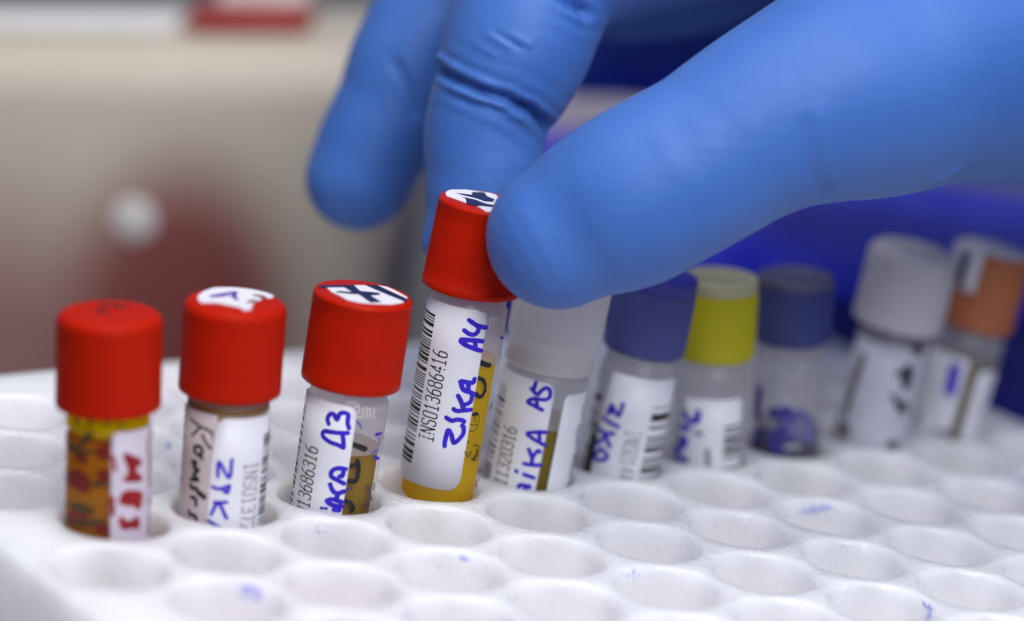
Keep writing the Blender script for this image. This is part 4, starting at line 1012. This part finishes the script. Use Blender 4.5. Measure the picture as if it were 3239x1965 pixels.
def hand_shade_mesh():
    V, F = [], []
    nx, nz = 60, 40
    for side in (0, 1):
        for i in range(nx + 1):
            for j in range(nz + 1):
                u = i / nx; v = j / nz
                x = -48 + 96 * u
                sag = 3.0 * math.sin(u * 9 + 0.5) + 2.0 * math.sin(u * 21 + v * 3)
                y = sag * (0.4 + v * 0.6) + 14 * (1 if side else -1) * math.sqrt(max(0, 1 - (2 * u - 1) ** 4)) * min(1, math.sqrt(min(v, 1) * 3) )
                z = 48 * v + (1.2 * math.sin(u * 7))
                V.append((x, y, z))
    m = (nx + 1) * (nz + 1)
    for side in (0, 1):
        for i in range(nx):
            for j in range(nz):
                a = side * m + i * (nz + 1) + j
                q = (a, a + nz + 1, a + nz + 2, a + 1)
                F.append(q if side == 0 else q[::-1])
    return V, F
V, F = hand_shade_mesh()  # added navy shape, its colour stands in for the shaded palm and fingers
sl = link_mesh('hand_shade_mass', V, F, plain('hand_shade_navy', (0.026, 0.060, 0.34), 0.85, 0.2, 0.25, 400.0, 0.3))
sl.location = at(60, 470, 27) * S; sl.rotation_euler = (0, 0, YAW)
tag(sl, 'added navy mass standing in for shaded glove behind the gloved hand, blurred', 'shade stand-in')

# ------------------------------------------------------------------ the gloved hand
def tube_cloud(chain, seg=96, step=0.6):
    """a limb swept along its joints, closed with round ends"""
    P = [Vector(c[:3]) for c in chain]; Rr = [c[3] for c in chain]
    if len(P) == 2:
        P.insert(1, P[0].lerp(P[1], .5)); Rr.insert(1, (Rr[0] + Rr[1]) / 2)
    Q = [P[0] * 2 - P[1]] + P + [P[-1] * 2 - P[-2]]
    RR = [Rr[0]] + Rr + [Rr[-1]]
    pts = []
    for i in range(1, len(Q) - 2):
        n = max(3, int((Q[i + 1] - Q[i]).length / step))
        for k in range(n):
            t = k / n
            f = lambda a, b, c, d: 0.5 * ((2 * b) + (c - a) * t + (2 * a - 5 * b + 4 * c - d) * t * t + (3 * b - a - 3 * c + d) * t ** 3)
            pts.append((f(Q[i - 1], Q[i], Q[i + 1], Q[i + 2]), f(RR[i - 1], RR[i], RR[i + 1], RR[i + 2])))
    pts.append((P[-1], Rr[-1]))
    # round ends
    d0 = (pts[0][0] - pts[1][0]).normalized(); d1 = (pts[-1][0] - pts[-2][0]).normalized()
    pre = [(pts[0][0] + d0 * pts[0][1] * math.sin(a), pts[0][1] * math.cos(a)) for a in [math.radians(x) for x in (88, 80, 70, 58, 45, 30, 15)]]
    post = [(pts[-1][0] + d1 * pts[-1][1] * math.sin(a), pts[-1][1] * math.cos(a)) for a in [math.radians(x) for x in (15, 30, 45, 58, 70, 80, 88)]]
    dirs = [-d0] * len(pre)
    for i in range(len(pts)):
        dirs.append((pts[min(i + 1, len(pts) - 1)][0] - pts[max(i - 1, 0)][0]).normalized())
    dirs += [d1] * len(post)
    pts = pre + pts + post
    V, F = [], []
    nrm = Vector((0.3, 0.2, 0.93))
    for (q, r), d in zip(pts, dirs):
        nrm = (nrm - d * nrm.dot(d)).normalized()
        bi = d.cross(nrm)
        for k in range(seg):
            a = 2 * math.pi * k / seg
            V.append(tuple(q + (nrm * math.cos(a) + bi * math.sin(a)) * r))
    n = len(pts)
    for i in range(n - 1):
        for k in range(seg):
            a = i * seg + k; b = i * seg + (k + 1) % seg
            F.append((a, b, b + seg, a + seg))
    F.append(tuple(range(seg - 1, -1, -1))); F.append(tuple(range((n - 1) * seg, n * seg)))
    return V, F

def mat_glove():
    m, N, L = new_mat('blue_nitrile')
    b = bsdf(m)
    tc, nz = tex_coord(N, L, 60.0, 4)
    r = ramp(N, L, nz.outputs['Fac'], [(0.3, (0.043, 0.138, 0.45)), (0.7, (0.057, 0.165, 0.50))])
    L.new(r.outputs['Color'], b.inputs['Base Color'])
    b.inputs['Roughness'].default_value = 0.52
    b.inputs['Specular IOR Level'].default_value = 0.32
    b.inputs['Sheen Weight'].default_value = 0.05
    b.inputs['Sheen Roughness'].default_value = 0.5
    tc2, n2 = tex_coord(N, L, 1500.0, 4, 0.6, (1, 1, 0.7))
    tc3, n3 = tex_coord(N, L, 480.0, 4, 0.6, (0.55, 0.55, 1.9))
    f = bump(N, L, n3.outputs['Fac'], 0.22, 0.0004)
    f = bump(N, L, n2.outputs['Fac'], 0.3, 0.00012, f)
    L.new(f, b.inputs['Normal'])
    return m

def build_hand():
    V, F = [], []
    for nm, chain in HAND.items():
        v, f = tube_cloud(chain)
        b = len(V)
        V += v
        F += [tuple(i + b for i in q) for q in f]
    me = bpy.data.meshes.new('hand_source')
    me.from_pydata(V, [], F)
    tmp = bpy.data.objects.new('hand_source', me)
    col.objects.link(tmp)
    md = tmp.modifiers.new('remesh', 'REMESH')
    md.mode = 'VOXEL'
    md.voxel_size = 0.34
    dg = bpy.context.evaluated_depsgraph_get()
    ev = tmp.evaluated_get(dg)
    rm = bpy.data.meshes.new_from_object(ev)
    bpy.data.objects.remove(tmp)
    n = len(rm.vertices)
    co = np.empty(n * 3); rm.vertices.foreach_get('co', co); co = co.reshape(-1, 3)
    ed = np.empty(len(rm.edges) * 2, dtype=np.int64); rm.edges.foreach_get('vertices', ed); ed = ed.reshape(-1, 2)
    deg = np.bincount(ed.ravel(), minlength=n).astype(float)[:, None]
    def lap(x, k):
        a = np.zeros_like(x)
        for c in range(x.shape[1]):
            a[:, c] = np.bincount(ed[:, 0], weights=x[ed[:, 1], c], minlength=n) + np.bincount(ed[:, 1], weights=x[ed[:, 0], c], minlength=n)
        return x + k * (a / np.maximum(deg, 1) - x)
    for _ in range(14):
        co = lap(co, 0.6); co = lap(co, -0.5)
    rm.vertices.foreach_set('co', co.ravel()); rm.update()
    nr = np.empty(n * 3)
    rm.vertices.foreach_get('normal', nr); nr = nr.reshape(-1, 3)
    for _ in range(3): nr = lap(nr, 0.6)
    nr /= np.linalg.norm(nr, axis=1, keepdims=True) + 1e-9
    disp = np.zeros(n)
    for amp, wid, pl in CREASES:
        P = np.array([tuple(q) for q in pl])
        lo = P.min(0) - 8; hi = P.max(0) + 8
        idx = np.nonzero(((co > lo) & (co < hi)).all(1))[0]
        if not len(idx): continue
        X = co[idx]
        best = np.full(len(idx), 1e9); tt = np.zeros(len(idx))
        tot = len(P) - 1
        for k in range(tot):
            a, b = P[k], P[k + 1]
            ab = b - a
            t_ = np.clip(((X - a) @ ab) / (ab @ ab), 0, 1)
            d = np.linalg.norm(X - (a + t_[:, None] * ab), axis=1)
            better = d < best
            best[better] = d[better]; tt[better] = (k + t_[better]) / tot
        fade = np.clip(np.minimum(tt, 1 - tt) / 0.18, 0.15, 1)
        wave = {-1.5: 0.10, -0.9: 0.08, -0.6: 0.09, -0.3: 0.03, -1.6: 0.10}.get(amp, 0)
        if wave:                            # finer folds run alongside a deep one
            disp[idx] += wave * fade * np.cos(best * 2 * np.pi / (1.25 + 0.12 * best)) * np.exp(-(best / 3.6) ** 2) * (best > 0.9)
        disp[idx] += amp * fade * np.exp(-(best / wid) ** 2)
    co = co + nr * disp[:, None]
    # finger and thumb flatten where they press on the cap they hold
    d4 = TUBES[4]; ax = np.array(d4['a']); P4 = np.array(d4['P'])
    rel = co - P4; zz = rel @ ax
    rad = rel - zz[:, None] * ax; rl = np.linalg.norm(rad, axis=1)
    lim = 6.28 - 0.42 * np.clip((zz + 11.0) / 11.0, 0, 1)
    hit = (rl < lim) & (zz > -11.6) & (zz < 0.6)
    co[hit] += rad[hit] / rl[hit][:, None] * (lim - rl)[hit][:, None]
    rm.vertices.foreach_set('co', (co * S).ravel())
    rm.update(); rm.shade_smooth()
    rm.materials.clear(); rm.materials.append(mat_glove())
    rm.name = 'gloved_hand'
    o = bpy.data.objects.new('gloved_hand', rm)
    col.objects.link(o)
    tag(o, 'hand in a blue nitrile glove pinching a red tube cap between thumb and index finger', 'gloved hand')
    return o
build_hand()
